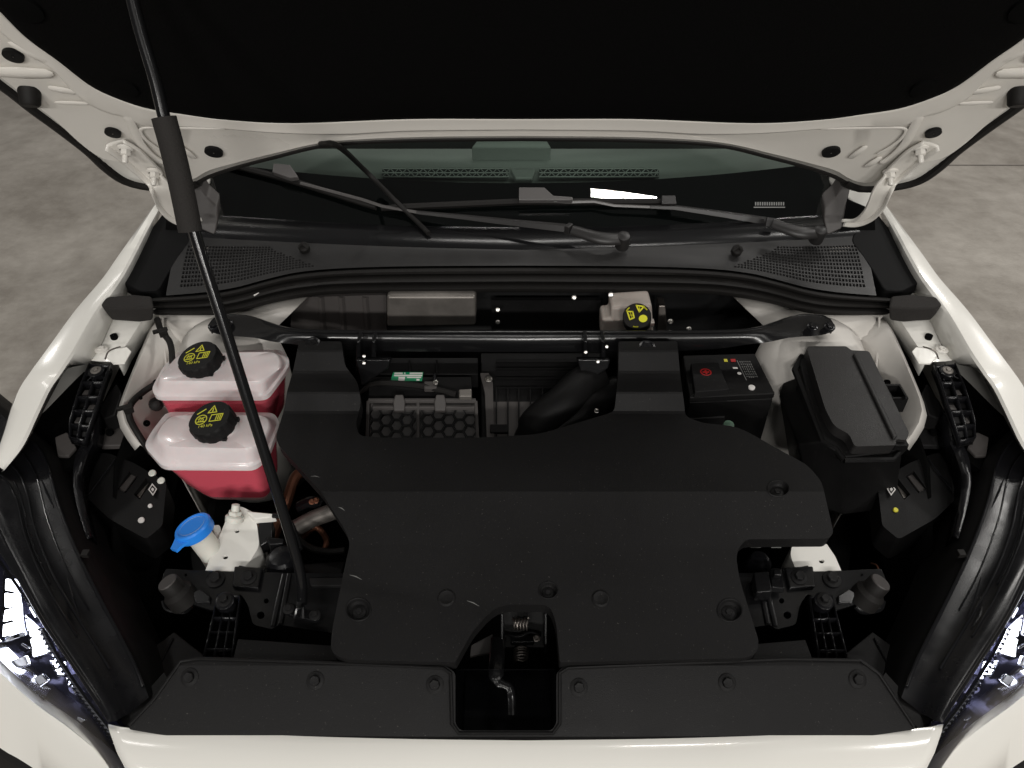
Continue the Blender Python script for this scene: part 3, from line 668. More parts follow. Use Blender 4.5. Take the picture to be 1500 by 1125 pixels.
# -------- engine cover
PROF = [(985, .909), (965, .913), (800, .936), (720, .963), (648, .958), (640, .957), (606, .952), (602, .953), (577, .975), (574, .977), (547, .968), (543, .969), (516, .991), (513, .993), (495, .987)]
def cover(px, py):
    for (r0, z0), (r1, z1) in zip(PROF, PROF[1:]):
        if py >= r1 or r1 == PROF[-1][0]:
            a_ = Zp(765, r0, z0); b_ = Zp(765, r1, z1); n = (b_ - a_).cross(V((1, 0, 0))); return PLp(px, py, a_, n)
out = [(438, 500, 2), (500, 500, 3), (505, 535, 6), (524, 560, 8), (529, 590, 8), (521, 622, 8), (526, 638, 10), (560, 641, 8), (700, 641, 10), (790, 636, 20), (850, 618, 20), (900, 603, 8), (903, 575, 6), (906, 540, 6), (906, 500, 3), (992, 500, 3), (996, 545, 6), (1002, 590, 6), (1004, 610, 8), (1030, 620, 20), (1080, 624, 25), (1130, 652, 20), (1184, 682, 12), (1204, 706, 10), (1221, 780, 8), (1214, 789, 5), (1090, 790, 14), (1078, 812, 12), (1083, 848, 20), (1112, 940, 14), (1108, 958, 10), (1090, 964, 8), (820, 970, 3), (815, 915, 10), (806, 886, 18), (728, 885, 24), (692, 925, 14), (667, 970, 3), (505, 966, 10), (484, 955, 12), (486, 925, 14), (505, 830, 10), (513, 795, 12), (505, 775, 10), (470, 720, 10), (408, 652, 8), (404, 640, 8), (416, 600, 6), (420, 575, 6), (430, 540, 6)]
HOLES = [(525, 893, 17, 15.5), (803, 865, 13, 11.5), (1069, 894, 17, 15.5), (1140, 716, 15, 11)]
ol = rp(out, 0, 4)
g = panel(ol, cover, (0, .004, -.022), [circ(*h, 24) for h in HOLES], rows=[p[0] for p in PROF[1:-1]])
# recess cups
for (x, y, rx, ry) in HOLES:
    n = nrm(cover, x, y); ring0 = [cover(a_, b_) for a_, b_ in circ(x, y, rx, ry, 24)]; c = cover(x, y)
    g.loft([ring0, [lerp(p, c, .08) - n * .004 for p in ring0], [lerp(p, c, .22) - n * .007 for p in ring0], [lerp(p, c, .98) - n * .0075 for p in ring0]], False)
    for s_ in (1.14,): g.loft([[lerp(c, p, s_) + n * .0003 for p in ring0], [lerp(c, p, 1.07) + n * .0014 for p in ring0], [lerp(c, p, 1.0) + n * .0006 for p in ring0]], False)
ec = g.obj('engine_cover', 'plastic', car, bevel=.0035, seg=3, angle=12, label='matte black plastic cover over the motor')
for (x, y, rx, ry) in HOLES:
    n = nrm(cover, x, y); bolt(ec, cover(x, y) - n * .0072, n, .0088 if rx > 14 else .0075, 'plastic', head=.5, hh=.4)
for (x, y) in ((654, 876), (880, 877)):   # shallow dimples
    n = nrm(cover, x, y); c = cover(x, y); g = G(); g.lathe([(.0115, .0002), (.0105, .0016), (.009, .0022), (.0065, .0010), (.003, .0006), (.0003, .0008)], c, n, 28, False); g.obj('dimple', 'plastic', ec)
for (x, y) in ((457, 503), (948, 508)):
    c = Zp(x, y, .99); g = G(); g.lathe([(.013, -.002), (.013, .0015), (.010, .002), (.0085, .0005), (.006, .0005), (.0055, .002), (.001, .002)], c, (0, -.2, 1), 24, False); g.obj('cover_stud', 'plastic_gloss', ec)
# scuffs
for (x0, y0, x1, y1) in ((512, 842, 530, 849), (684, 880, 702, 888), (455, 698, 468, 699), (496, 743, 505, 748)):
    n = nrm(cover, x0, y0); g = G(); g.tube([cover(x0, y0) + n * .0001, cover((x0 + x1) / 2, (y0 + y1) / 2 - 1) + n * .0002, cover(x1, y1) + n * .0001], [.0002, .0007, .0002], 5, .3, n); g.obj('scuff', 'print_grey', ec)

# -------- front upper panel
FPR = [(1100, .846), (1082, .8545), (1066, .8622), (975, .899), (962, .900), (925, .890)]
def front(px, py):
    for (r0, z0), (r1, z1) in zip(FPR, FPR[1:]):
        if py >= r1 or r1 == FPR[-1][0]:
            a_ = Zp(765, r0, z0); b_ = Zp(765, r1, z1); return PLp(px, py, a_, (b_ - a_).cross(V((1, 0, 0))))
out = [(187, 1068, 6), (225, 1022, 14), (264, 966, 14), (290, 962, 10), (430, 966, 30), (655, 976, 8), (663, 985, 6), (661, 1068, 8), (664, 1074, 5), (818, 1074, 5), (821, 1068, 8), (820, 985, 6), (828, 976, 8), (1060, 967, 30), (1150, 963, 20), (1262, 965, 14), (1290, 985, 14), (1325, 1040, 14), (1342, 1068, 6), (1270, 1078, 30), (1000, 1087, 30), (765, 1091, 30), (520, 1087, 30), (250, 1078, 30)]
# latch well cut out of the panel: go round it
well = rp([(666, 960, 2), (668, 1062, 7), (672, 1069, 5), (810, 1069, 5), (815, 1062, 7), (816, 960, 2)], 0)
outl = rp([(187, 1068, 6), (225, 1022, 14), (264, 966, 14), (290, 962, 10), (430, 966, 30), (650, 974, 6), (667, 985, 6), (667, 1060, 6), (674, 1070, 6), (808, 1070, 6), (815, 1060, 6), (815, 985, 6), (830, 974, 6), (1060, 967, 30), (1150, 963, 20), (1262, 965, 14), (1290, 985, 14), (1325, 1040, 14), (1342, 1068, 6), (1270, 1079, 30), (1000, 1087, 30), (765, 1091, 30), (520, 1087, 30), (250, 1079, 30)], 0)
g = panel(outl, front, (0, .006, -.016), rows=[p[0] for p in FPR[1:-1]])
fp = g.obj('grille_cover', 'plastic', car, bevel=.003, seg=3, angle=12, label='black bolted panel behind the front edge')
def rim(pts, r_, dz=.001): 
    q = []
    for a_, b_ in zip(pts, pts[1:]):
        m_ = max(1, int((V(b_) - V(a_)).length / 14)); q += [V(a_).lerp(V(b_), k / m_) for k in range(m_)]
    q.append(V(pts[-1])); return [front(p.x, p.y) + nrm(front, p.x, p.y) * dz for p in q]
g = G(); g.tube(rim([(190, 1062), (226, 1024), (265, 969), (290, 965), (430, 969), (648, 978), (660, 986), (662, 1060), (672, 1074), (810, 1074), (820, 1060), (820, 986), (832, 978), (1060, 970), (1150, 966), (1260, 968), (1287, 987), (1322, 1040), (1338, 1064)], 1), .0022, 8); g.obj('edge_bead', 'plastic_dark', fp)
for (x, y) in ((278, 992), (462, 997), (637, 1003), (848, 1007), (1065, 1000), (1256, 995)):
    n = nrm(front, x, y); bolt(fp, front(x, y), n, .0105, 'plastic')
# lower tier behind it and the well
for seg_ in ([(348, 935), (490, 945), (500, 968), (340, 968)], [(1110, 942), (1180, 936), (1192, 968), (1100, 968)]):
    g = G(); g.prism([Zp(x, y, .872) for x, y in seg_], (0, 0, -.01)); g.obj('lower_tier', 'plastic', fp, bevel=.002)
g = G(); zb = .80
wl = [(668, 975), (668, 1066), (814, 1066), (814, 975)]
a_ = [front(x, y) - V((0, 0, .008)) for x, y in wl]; b_ = [V((p.x * .93, p.y + (.02 if i in (1, 2) else .05), zb)) for i, p in enumerate(a_)]
g.loft([a_, b_], False, False); g.add([a_[3], a_[0], b_[0], b_[3]], []); g.add(b_, [(0, 1, 2, 3)]); g.loft([a_, b_], False)
g.obj('latch_well', 'plastic_gloss', fp, recalc=False)
# -------- latch
lt = empty('hood_latch', Zp(750, 940, .83), car)
g = G(); g.prism([Zp(735, 892, .86), Zp(800, 890, .86), Zp(800, 950, .83), Zp(735, 950, .83)], (0, .004, -.006)); g.obj('latch_plate', 'plastic_dark', lt, bevel=.002)
for x in (733, 797):
    g = G(); g.prism([Zp(x, 898, .875), Zp(x + 5, 898, .875), Zp(x + 5, 945, .85), Zp(x, 945, .85)], (0, 0, -.02)); g.obj('latch_flange', 'black_paint', lt, bevel=.0015)
g = G()
for k in range(26):
    pass
def helix(a_, b_, r_, turns, wire, n=12):
    a_, b_ = V(a_), V(b_); t = (b_ - a_).normalized(); u = t.orthogonal().normalized(); w_ = t.cross(u); N_ = turns * n
    return [lerp(a_, b_, i / N_) + (u * math.cos(2 * math.pi * i / n) + w_ * math.sin(2 * math.pi * i / n)) * r_ for i in range(N_ + 1)]
g = G(); g.tube(helix(Zp(752, 914, .862), Zp(774, 914, .862), .0075, 5, 0), .0013, 6); g.obj('spring', 'dull_steel', lt)
g = G(); g.tube(helix(Zp(763, 950, .842), Zp(763, 966, .842), .0085, 4, 0), .0014, 6); g.obj('spring', 'dull_steel', lt)
g = G(); g.tube(smooth_curve([Zp(738, 928, .852), Zp(760, 932, .856), Zp(776, 926, .856), Zp(792, 930, .852)]), .004, 8, .6); g.box(Zp(765, 938, .852), (.030, .010, .008)); g.obj('latch_claw', 'black_paint', lt, bevel=.001)
bolt(lt, Zp(710, 905, .862), (0, -.3, 1), .006, 'dull_steel'); bolt(lt, Zp(786, 935, .855), (0, -.3, 1), .005, 'dull_steel')
g = G(); P_ = [Zp(730, 935, .852), Zp(728, 965, .855), Zp(727, 990, .853), Zp(732, 1000, .85), Zp(745, 1006, .848), Zp(749, 1020, .842), Zp(750, 1048, .838)]
g.tube(smooth_curve(P_, 5), [.0095] * 11 + [.0085, .007, .006, .006, .0065, .006] + [.005] * 14, 8, .35, (0, -.4, 1)); g.obj('release_lever', 'black_paint', lt)
g = G(); g.prism([Zp(690, 945, .84), Zp(722, 928, .845), Zp(722, 955, .83), Zp(688, 962, .83)], (0, 0, -.004)); g.obj('latch_bracket', 'trim_grey', lt, bevel=.001)

# -------- front bumper top (white)
be = [(158, 1063), (166, 1066), (230, 1072), (330, 1076), (450, 1081), (600, 1085), (765, 1087)]
def bz(px): return .858
c = smooth_curve([Zp(x, y, .853 + .004 * (x / 765)) for x, y in be], 6); c[-1].x = 0
NBp = 61
full = resample(c + [mir(p) for p in reversed(c[:-1])], NBp)
rows = [[p + V((0, .003, -.03)) for p in full], [p + V((0, .002, -.004)) for p in full], full]
for dy, dz, sx in ((-.008, .001, .988), (-.03, -.005, .955), (-.055, -.018, .91), (-.085, -.045, .87), (-.11, -.10, .84), (-.12, -.20, .82), (-.11, -.40, .80)):
    rows.append([V((p.x * sx, p.y + dy, p.z + dz)) for p in full])
g = G(); g.grid(rows); bu = g.obj('front_panel', 'white_paint', car, angle=40, recalc=False, solid=.002)
# -------- headlights with housings
L0 = [(-170, 610, .905), (-60, 730, .892), (0, 812, .880), (30, 858, .876), (62, 915, .872), (100, 970, .866), (140, 1030, .860), (160, 1061, .856), (198, 1125, .838)]
L1 = [(-170, 800, .84), (-60, 925, .815), (0, 985, .800), (50, 1030, .790), (100, 1066, .780), (150, 1107, .768), (172, 1128, .762), (190, 1150, .755), (215, 1185, .745)]
def lampside(sd):
    f = (lambda p: p) if sd < 0 else mir
    A = resample(smooth_curve([Zp(*p) for p in L0], 6), 40); B = resample(smooth_curve([Zp(*p) for p in L1], 6), 40)
    hl = empty('headlight', f(A[20]), car)
    outw = V((-.5, -.5, .5)).normalized()
    def surf(u, v, d=0):
        i = min(u * 39, 38.999); k = int(i); t = i - k; a_ = lerp(A[k], A[k + 1], t); b_ = lerp(B[k], B[k + 1], t)
        return lerp(a_, b_, v) + outw * (.018 * math.sin(math.pi * v) - d)
    g = G(); g.grid([[f(surf(i / 39, j / 6)) for i in range(40)] for j in range(7)]); g.obj('lens', 'lens', hl, recalc=False, angle=60, face=f(outw))
    # dark inner bezel bowl
    def bowl(u, v): return surf(u, v, .012 + .06 * math.sin(math.pi * v) ** .7)
    g = G(); g.grid([[f(bowl(i / 39, j / 8)) for i in range(40)] for j in range(9)]); g.obj('bezel', 'lamp_dark', hl, recalc=False, angle=60)
    # projector blocks and facets, laid along the lamp
    def uvat(px, py, d):
        best = None
        for i in range(121):
            for j in range(41):
                q = surf(i / 120, j / 40, d) - CAM; t = q.dot(DIR); e = (750 + F * q.x / t - px) ** 2 + (562.5 - F * q.dot(UP) / t - py) ** 2
                if best is None or e < best[0]: best = (e, i / 120, j / 40)
        return best[1:]
    def block(nm, mt, quad, d, th, bev=.002):
        P_ = [surf(*uvat(x, y, d), d) for x, y in quad]; g = G(); g.prism([f(p) for p in P_], f(-outw) * th); return g.obj(nm, mt, hl, bevel=bev)
    for quad in ([(6, 846), (24, 852), (31, 925), (4, 936)], [(40, 906), (60, 924), (68, 955), (48, 962)], [(76, 968), (91, 970), (98, 990), (84, 990)]):
        cx = sum(q[0] for q in quad) / 4; cy = sum(q[1] for q in quad) / 4
        block('reflector', 'chrome', [(cx + (x - cx) * 1.35, cy + (y - cy) * 1.2) for x, y in quad], .026, .012); 
        for k in range(4):
            e = lambda a_, b_, t: (a_[0] + (b_[0] - a_[0]) * t, a_[1] + (b_[1] - a_[1]) * t); t0, t1 = k / 4 + .02, (k + 1) / 4 - .02
            block('led_lens', 'led', [e(quad[0], quad[3], t0), e(quad[1], quad[2], t0), e(quad[1], quad[2], t1), e(quad[0], quad[3], t1)], .022, .004, .0012)
    for quad in ([(8, 972), (34, 962), (40, 974), (14, 984)], [(48, 992), (62, 986), (68, 998), (56, 1006)], [(112, 1050), (124, 1056), (118, 1066), (108, 1060)], [(-40, 900), (-8, 930), (-14, 950), (-44, 925)]): block('facet', 'chrome', quad, .016, .006)
    for quad in ([(74, 1018), (90, 1014), (94, 1032), (76, 1034)], [(30, 940), (44, 950), (36, 960), (24, 950)], [(96, 1000), (108, 1008), (112, 1022), (100, 1014)]): block('facet', 'chrome', quad, .034, .008, .004)
    # light guide strip with ribs near the tip
    P_ = [surf(.68 + .30 * i / 30, .12 + .10 * math.sin(i / 30 * 3), .010) for i in range(31)]; g = G(); g.tube([f(p) for p in P_], .0035, 8)
    for p in P_[::1]: g.box(f(p + outw * .002), (.007, .0025, .004))
    g.obj('light_guide', 'chrome', hl)
    g = G(); P_ = [surf(.05 + .60 * i / 40, .12, .012) for i in range(41)]; g.tube([f(p) for p in P_], .0022, 6); g.obj('trim_strip', 'chrome', hl)
    # chrome lower blade
    g = G(); g.grid([[f(surf(.05 + .6 * i / 40, v, .010 + .014 * (1 - (v - .86) / .10))) for i in range(41)] for v in (.86, .91, .96)]); g.obj('lower_blade', 'chrome', hl, recalc=False)
    # black housing behind the lens
    Hs = [L0[:8],
          [(-170, 590, .918), (-60, 690, .905), (0, 745, .893), (25, 805, .888), (58, 880, .884), (100, 948, .877), (148, 1018, .868), (170, 1056, .860)],
          [(-140, 570, .905), (-45, 660, .900), (18, 705, .886), (42, 790, .878), (75, 862, .874), (118, 934, .868), (164, 1010, .860), (180, 1050, .854)],
          [(-110, 560, .895), (-10, 640, .890), (40, 690, .880), (60, 765, .872), (88, 838, .868), (126, 905, .862), (178, 990, .854), (188, 1046, .848)],
          [(-60, 560, .895), (30, 630, .890), (66, 668, .882), (86, 735, .876), (112, 802, .870), (146, 872, .864), (196, 968, .856), (218, 1022, .850)],
          [(-40, 560, .885), (55, 640, .880), (82, 668, .872), (104, 735, .864), (132, 802, .858), (168, 872, .852), (212, 958, .845), (232, 1005, .84)],
          [(-20, 560, .80), (100, 660, .79), (125, 690, .78), (150, 750, .77), (180, 820, .765), (212, 890, .76), (245, 960, .755), (258, 1000, .75)]]
    rows = []
    for k, E in enumerate(Hs):
        rows.append([f(p) for p in resample(smooth_curve([Zp(*q) for q in E], 6), 48)])
    g = G(); g.grid(rows[:1] + [[lerp(a_, b_, .08) + V((0, 0, .004)) for a_, b_ in zip(rows[0], rows[1])]] + rows[1:5]); hs = g.obj('housing', 'plastic_gloss', hl, angle=70, recalc=False)
    g = G(); g.grid(rows[4:]); g.obj('inner_shield', 'plastic_dark', hl, angle=50, recalc=False)
    for k, t, r_, i0, i1 in ((0, .55, .0014, 10, 46), (1, .85, .0013, 14, 40), (2, .1, .0011, 20, 34), (2, .55, .0015, 12, 44), (3, .3, .0012, 16, 38), (3, .95, .0024, 12, 47)):
        g = G(); g.tube([lerp(a_, b_, t) + V((0, 0, .0015)) for a_, b_ in list(zip(rows[k], rows[k + 1]))[i0:i1]], r_, 8); g.obj('rib', 'rib_gloss', hl)
    p = f(Zp(126, 811, .872)); g = G(); g.box(p, (.010, .010, .008)); g.obj('clip', 'rubber', hl, bevel=.001)
    for (x0, y0, x1, y1) in ((60, 700, 78, 742), (98, 845, 118, 905), (30, 720, 40, 770)):
        g = G(); g.tube([f(Zp(x0, y0, .884)), f(Zp((x0 + x1) / 2 - 1, (y0 + y1) / 2, .882)), f(Zp(x1, y1, .876))], [.0006, .0016, .0006], 6); g.obj('rib', 'rib_gloss', hl)
    g = G(); g.prism([f(Zp(x, y, .846)) for x, y in ((168, 1052), (200, 1030), (240, 985), (250, 1000), (225, 1040), (192, 1068))], (0, 0, -.02)); g.obj('corner_filler', 'plastic_dark', hl)
    # white bumper skin below the lens
    K = [L1[0:8], [(-170, 815, .835), (-60, 935, .81), (0, 993, .795), (50, 1038, .785), (100, 1075, .775), (150, 1117, .762), (172, 1138, .756), (190, 1160, .75)],
         [(-170, 850, .81), (-60, 970, .785), (0, 1030, .77), (40, 1064, .76), (80, 1100, .75), (130, 1145, .735), (160, 1175, .725), (180, 1200, .72)],
         [(-170, 930, .75), (-60, 1040, .73), (0, 1092, .72), (30, 1110, .715), (60, 1130, .71), (110, 1170, .70), (150, 1205, .69), (180, 1230, .685)]]
    rows = [[f(p) for p in resample(smooth_curve([Zp(*q) for q in E], 6), 40)] for E in K]
    rows = [[p + V((0, .012, -.006)) for p in rows[0]]] + rows
    last = rows[-1]; g = G(); g.grid(rows + [[p + V((0, .01, -.02)) for p in last]]); g.obj('bumper_corner', 'white_paint', car, angle=50, recalc=False, solid=.002)
    g = G(); g.grid([[p + V((0, .012, -.006)) for p in last], [p + V((sd * .004, -.006, -.016)) for p in last], [p + V((sd * .02, -.02, -.06)) for p in last], [p + V((sd * .02, 0, -.30)) for p in last]]); g.obj('lower_trim', 'rubber', car, recalc=False)
    # ---- box plate between headlight and radiator support
    z0 = .835
    pl = [(108, 662, 4), (160, 664, 6), (196, 678, 4), (244, 706, 6), (238, 770, 6), (214, 790, 6), (160, 760, 8), (124, 726, 6)]
    g = panel(rp(pl, 0), lambda x, y: Zp(x, y, z0 - (y - 660) * .0002), (0, 0, -.05), [[(172, 716), (190, 690), (203, 697), (184, 722)], [(196, 724), (214, 700), (222, 706), (205, 732)]]); g = g if sd < 0 else g.mirrored()
    sp = g.obj('side_plate', 'plastic_dark', car, bevel=.002)
    g = G(); g.prism([f(Zp(x, y, z0 - .014)) for x, y in ((174, 716), (191, 692), (199, 697), (181, 722))], (0, 0, -.003)); g.obj('grey_strip', 'trim_grey', sp)
    g = G(); g.prism([f(Zp(x, y, z0 - .020)) for x, y in ((198, 724), (213, 702), (218, 706), (205, 730))], (0, 0, -.003)); g.obj('grey_strip', 'alu', sp)
    for (x, y, r_, mt) in ((223, 693, .006, 'white_plastic'), (236, 704, .006, 'white_plastic'), (220, 741, .0035, 'print_white'), (207, 762, .005, 'print_white')) if sd < 0 else ((223, 693, .006, 'white_plastic'), (238, 700, .006, 'white_plastic'), (218, 747, .004, 'yellow_dot')):
        p = f(Zp(x, y, z0 + .001 - (y - 660) * .0002)); g = G(); g.lathe([(r_, -.002), (r_, .001), (r_ * .8, .002), (.0003, .002)], p, (0, -.3, 1), 14, False); g.obj('plug', mt, sp)
    g = G(); q = [(223, 708), (230, 716), (224, 726), (217, 717)]; qi = [(223, 711), (228, 716), (224, 723), (219, 717)]
    zz = z0 - .008
    g.mat(0).prism([f(Zp(x, y, zz)) for x, y in q], (0, 0, -.0006)); g.mat(1).prism([f(Zp(x, y, zz + .0004)) for x, y in qi], (0, 0, -.0004)); g.mat(0).prism([f(Zp(x, y, zz + .0006)) for x, y in ((223, 714), (226, 716), (224, 720), (221, 717))], (0, 0, -.0003)); g.obj('diamond_sticker', ['print_white', 'void'], sp)
    g = G(); g.tube([f(Zp(169, 672, z0 + .001)), f(Zp(122, 736, z0 - .012))], .0012, 6); g.obj('edge_line', 'plastic_gloss', sp)
    p = f(Zp(127, 680, z0)); g = G(); g.lathe([(.010, -.001), (.010, .0008), (.0088, .0008), (.0088, -.001)], p, (0, 0, 1), 20, False); g.obj('mould_ring', 'trim_grey', sp)
    # inner plate lower (dark guide towards the front)
    g = G(); g.prism([f(Zp(*q)) for q in ((215, 955, .78), (255, 925, .78), (300, 960, .80), (270, 975, .80), (235, 1010, .80))], (0, 0, -.01)); g.obj('air_guide', 'plastic', car, bevel=.002)
    g = G(); g.tube([f(Zp(253, 935, .785)), f(Zp(236, 970, .79))], .0015, 6); g.obj('guide_edge', 'plastic_gloss', car)
    # ---- ribbed fender bracket
    rb = empty('ribbed_bracket', f(Zp(130, 575, .93)), car)
    def bq(u, v, dz=0):   # u across, v along
        l = [(130, 531, .962), (118, 560, .950), (108, 590, .935), (101, 615, .915), (100, 640, .890)]; r_ = [(160, 533, .962), (150, 560, .950), (141, 590, .935), (131, 618, .915), (122, 645, .890)]
        i = min(v * 4, 3.999); k = int(i); t = i - k; a_ = lerp(Zp(*l[k]), Zp(*l[k + 1]), t); b_ = lerp(Zp(*r_[k]), Zp(*r_[k + 1]), t); return f(lerp(a_, b_, u) + V((0, 0, dz)))
    g = G(); g.grid([[bq(u, v / 8, -.016) for v in range(9)] for u in (0, .5, 1)]); g.obj('web', 'plastic_dark', rb, solid=.002, recalc=False)
    for u in (0, .5, 1):
        g = G(); g.grid([[bq(u, v / 8, -.016) for v in range(9)], [bq(u, v / 8, 0) for v in range(9)]]); g.obj('rail', 'plastic_gloss', rb, solid=.0012, recalc=False)
    for v in (.02, .24, .42, .60, .80, .99):
        g = G(); g.grid([[bq(u, v, -.016) for u in (0, .5, 1)], [bq(u, v, 0) for u in (0, .5, 1)]]); g.obj('cross_rib', 'plastic_gloss', rb, solid=.0012, recalc=False)
    for u, v in ((.25, .32), (.7, .5), (.3, .68)):
        g = G(); g.box(bq(u, v, -.012), (.010, .012, .006)); g.obj('pad', 'trim_grey', rb, bevel=.001)
    p = bq(.5, .10, -.002); g = G(); g.lathe([(.013, -.012), (.013, .002), (.010, .003)], p, (0, -.15, 1), 20); g.obj('boss', 'plastic_gloss', rb)
    for k in range(8):
        a_ = k * math.pi / 4 + .2; d = V((math.cos(a_), math.sin(a_), 0)); g = G(); g.tube([p + d * .011 - V((0, 0, .004)), p + d * .019 - V((0, 0, .006))], .0014, 5); g.obj('spoke_rib', 'plastic_gloss', rb)
    bolt(rb, p + V((0, 0, .003)), (0, -.15, 1), .0085, 'alu', head=.5, hh=.4)
    # arm curving down from the bracket beside the housing
    g = G(); l = [(138, 610, .905), (128, 640, .880), (112, 664, .870), (107, 700, .866), (113, 740, .862), (128, 790, .858)]; r_ = [(146, 605, .90), (140, 640, .875), (128, 668, .862), (120, 700, .858), (124, 738, .855), (136, 786, .852)]
    A_ = smooth_curve([f(Zp(*q)) for q in l], 5); B2 = smooth_curve([f(Zp(*q)) for q in r_], 5); g.grid([A_, B2, [p - V((0, 0, .03)) for p in B2]]); g.obj('bracket_arm', 'plastic_gloss', rb, solid=.002, recalc=False, angle=50)
    g = G(); g.prism([f(Zp(*q)) for q in ((80, 640, .88), (98, 632, .885), (112, 655, .87), (100, 668, .868), (84, 668, .868))], (0, 0, -.006)); g.obj('bracket_foot', 'trim_grey', rb, bevel=.002)
    # horn-like black cup and plate under the bracket
    g = G(); g.prism([f(Zp(*q)) for q in ((150, 590, .90), (170, 560, .92), (178, 575, .915), (168, 608, .89), (152, 614, .885), (143, 604, .89))], (0, 0, -.03)); g.obj('mount_block', 'plastic_dark', car, bevel=.003)
    g = G(); g.prism([f(Zp(*q)) for q in ((145, 618, .86), (168, 612, .862), (186, 636, .85), (180, 652, .845), (140, 653, .845))], (0, 0, -.01)); mp = g.obj('mount_plate', 'trim_grey' if sd < 0 else 'plastic', car, bevel=.002)
    p = f(Zp(161, 634, .858)); g = G(); g.lathe([(.006, -.002), (.006, .004), (.001, .004)], p, (0, -.2, 1), 12); g.obj('stud', 'void', mp)
lampside(-1); lampside(1)

# -------- radiator support crossmember, both ends
def support(sd):
    f = (lambda p: p) if sd < 0 else mir
    zf = lambda x, y: Zp(x, y, .872 - (y - 835) * .00018)
    pl = [(243, 833, 3), (300, 836), (420, 839), (520, 840), (520, 932), (486, 927), (408, 915, 4), (399, 922, 5), (370, 915, 6), (363, 885, 8), (352, 869, 6), (335, 880, 4), (313, 895, 6), (285, 886, 6), (252, 872, 6), (236, 850, 5)]
    g = panel(rp(pl, 0), zf, (0, .004, -.012), [circ(390, 880, 3.6, 4, 14), circ(382, 901, 5.5, 5.5, 16), circ(272, 842, 2, 2, 8)]); g = g if sd < 0 else g.mirrored()
    s_ = g.obj('radiator_support', 'black_paint', car, bevel=.002)
    for pts, r_ in (([(417, 842), (408, 880), (400, 918)], .0035), ([(424, 842), (417, 880), (411, 915)], .0035), ([(347, 838), (352, 832), (360, 834), (388, 836)], .003)):
        g = G(); g.tube([f(zf(x, y) + V((0, 0, .0015))) for x, y in pts], r_, 8, .7, (0, 0, 1)); g.obj('pressed_edge', 'black_paint', s_)
    g = G(); g.prism([f(zf(x, y) + V((0, 0, .008))) for x, y in ((345, 834), (386, 836), (380, 867), (342, 864))], (0, 0, -.007)); g.obj('raised_pad', 'black_paint', s_, bevel=.002)
    for (x, y, r_) in ((316, 849, .0125), (366, 851, .011)): bolt(s_, f(zf(x, y)) + V((0, 0, .008 if x > 340 else .001)), (0, -.12, 1), r_, 'plastic')
    # buffer
    p = f(Zp(264, 872, .866)); ax = f(V((-.35, .10, .8))); g = G(); g.lathe([(.021, -.012), (.020, .006), (.015, .012), (.0145, .026), (.0135, .0275)], p, ax, 22); g.obj('hood_buffer', 'rubber', s_)
    g = G(); g.lathe([(.0135, .0275), (.0125, .029), (.0005, .029)], p, ax, 22); g.obj('buffer_cap', 'trim_grey', s_)
    g = G(); g.tube(smooth_curve([f(Zp(*q)) for q in ((240, 880, .850), (246, 892, .845), (270, 896, .843), (281, 888, .848))]), .0045, 8, .6); g.obj('buffer_foot', 'black_paint', s_)
    g = G(); g.prism([f(Zp(*q)) for q in ((280, 868, .872), (292, 862, .872), (308, 872, .870), (307, 882, .868), (286, 884, .866))], (0, 0, -.006)); g.obj('buffer_plate', 'black_paint', s_, bevel=.002)
    # ribbed strut down to the front panel
    rs = empty('ribbed_strut', f(Zp(322, 915, .87)), car)
    def q2(u, v, dz=0):
        a_ = lerp(Zp(318, 872, .885), Zp(297, 960, .865), v); b_ = lerp(Zp(350, 873, .885), Zp(338, 960, .865), v); return f(lerp(a_, b_, u) + V((0, 0, dz)))
    g = G(); g.grid([[q2(u, v, -.012) for u in (0, 1)] for v in (.0, 1)]); g.obj('web', 'void', rs, solid=.002, recalc=False)
    for u in (0, .37, .70, 1):
        g = G(); g.grid([[q2(u, v, -.012) for v in (.3 if 0 < u < 1 else 0, 1)], [q2(u, v, 0) for v in (.3 if 0 < u < 1 else 0, 1)]]); g.obj('rail', 'plastic_gloss', rs, solid=.0016, recalc=False)
    for v in (0, .38, .62, .90):
        g = G(); g.grid([[q2(u, v, -.012) for u in (0, 1)], [q2(u, v, 0) for u in (0, 1)]]); g.obj('cross_rib', 'plastic_gloss', rs, solid=.0016, recalc=False)
    p = q2(.42, .11, .001); g = G(); g.lathe([(.0125, -.012), (.0125, .002), (.011, .003)], p, (0, -.15, 1), 20); g.obj('boss', 'plastic_gloss', rs)
    bolt(rs, p + V((0, 0, .003)), (0, -.15, 1), .0095, 'plastic', head=.6, hh=.7)
    return s_
supL = support(-1); supR = support(1)
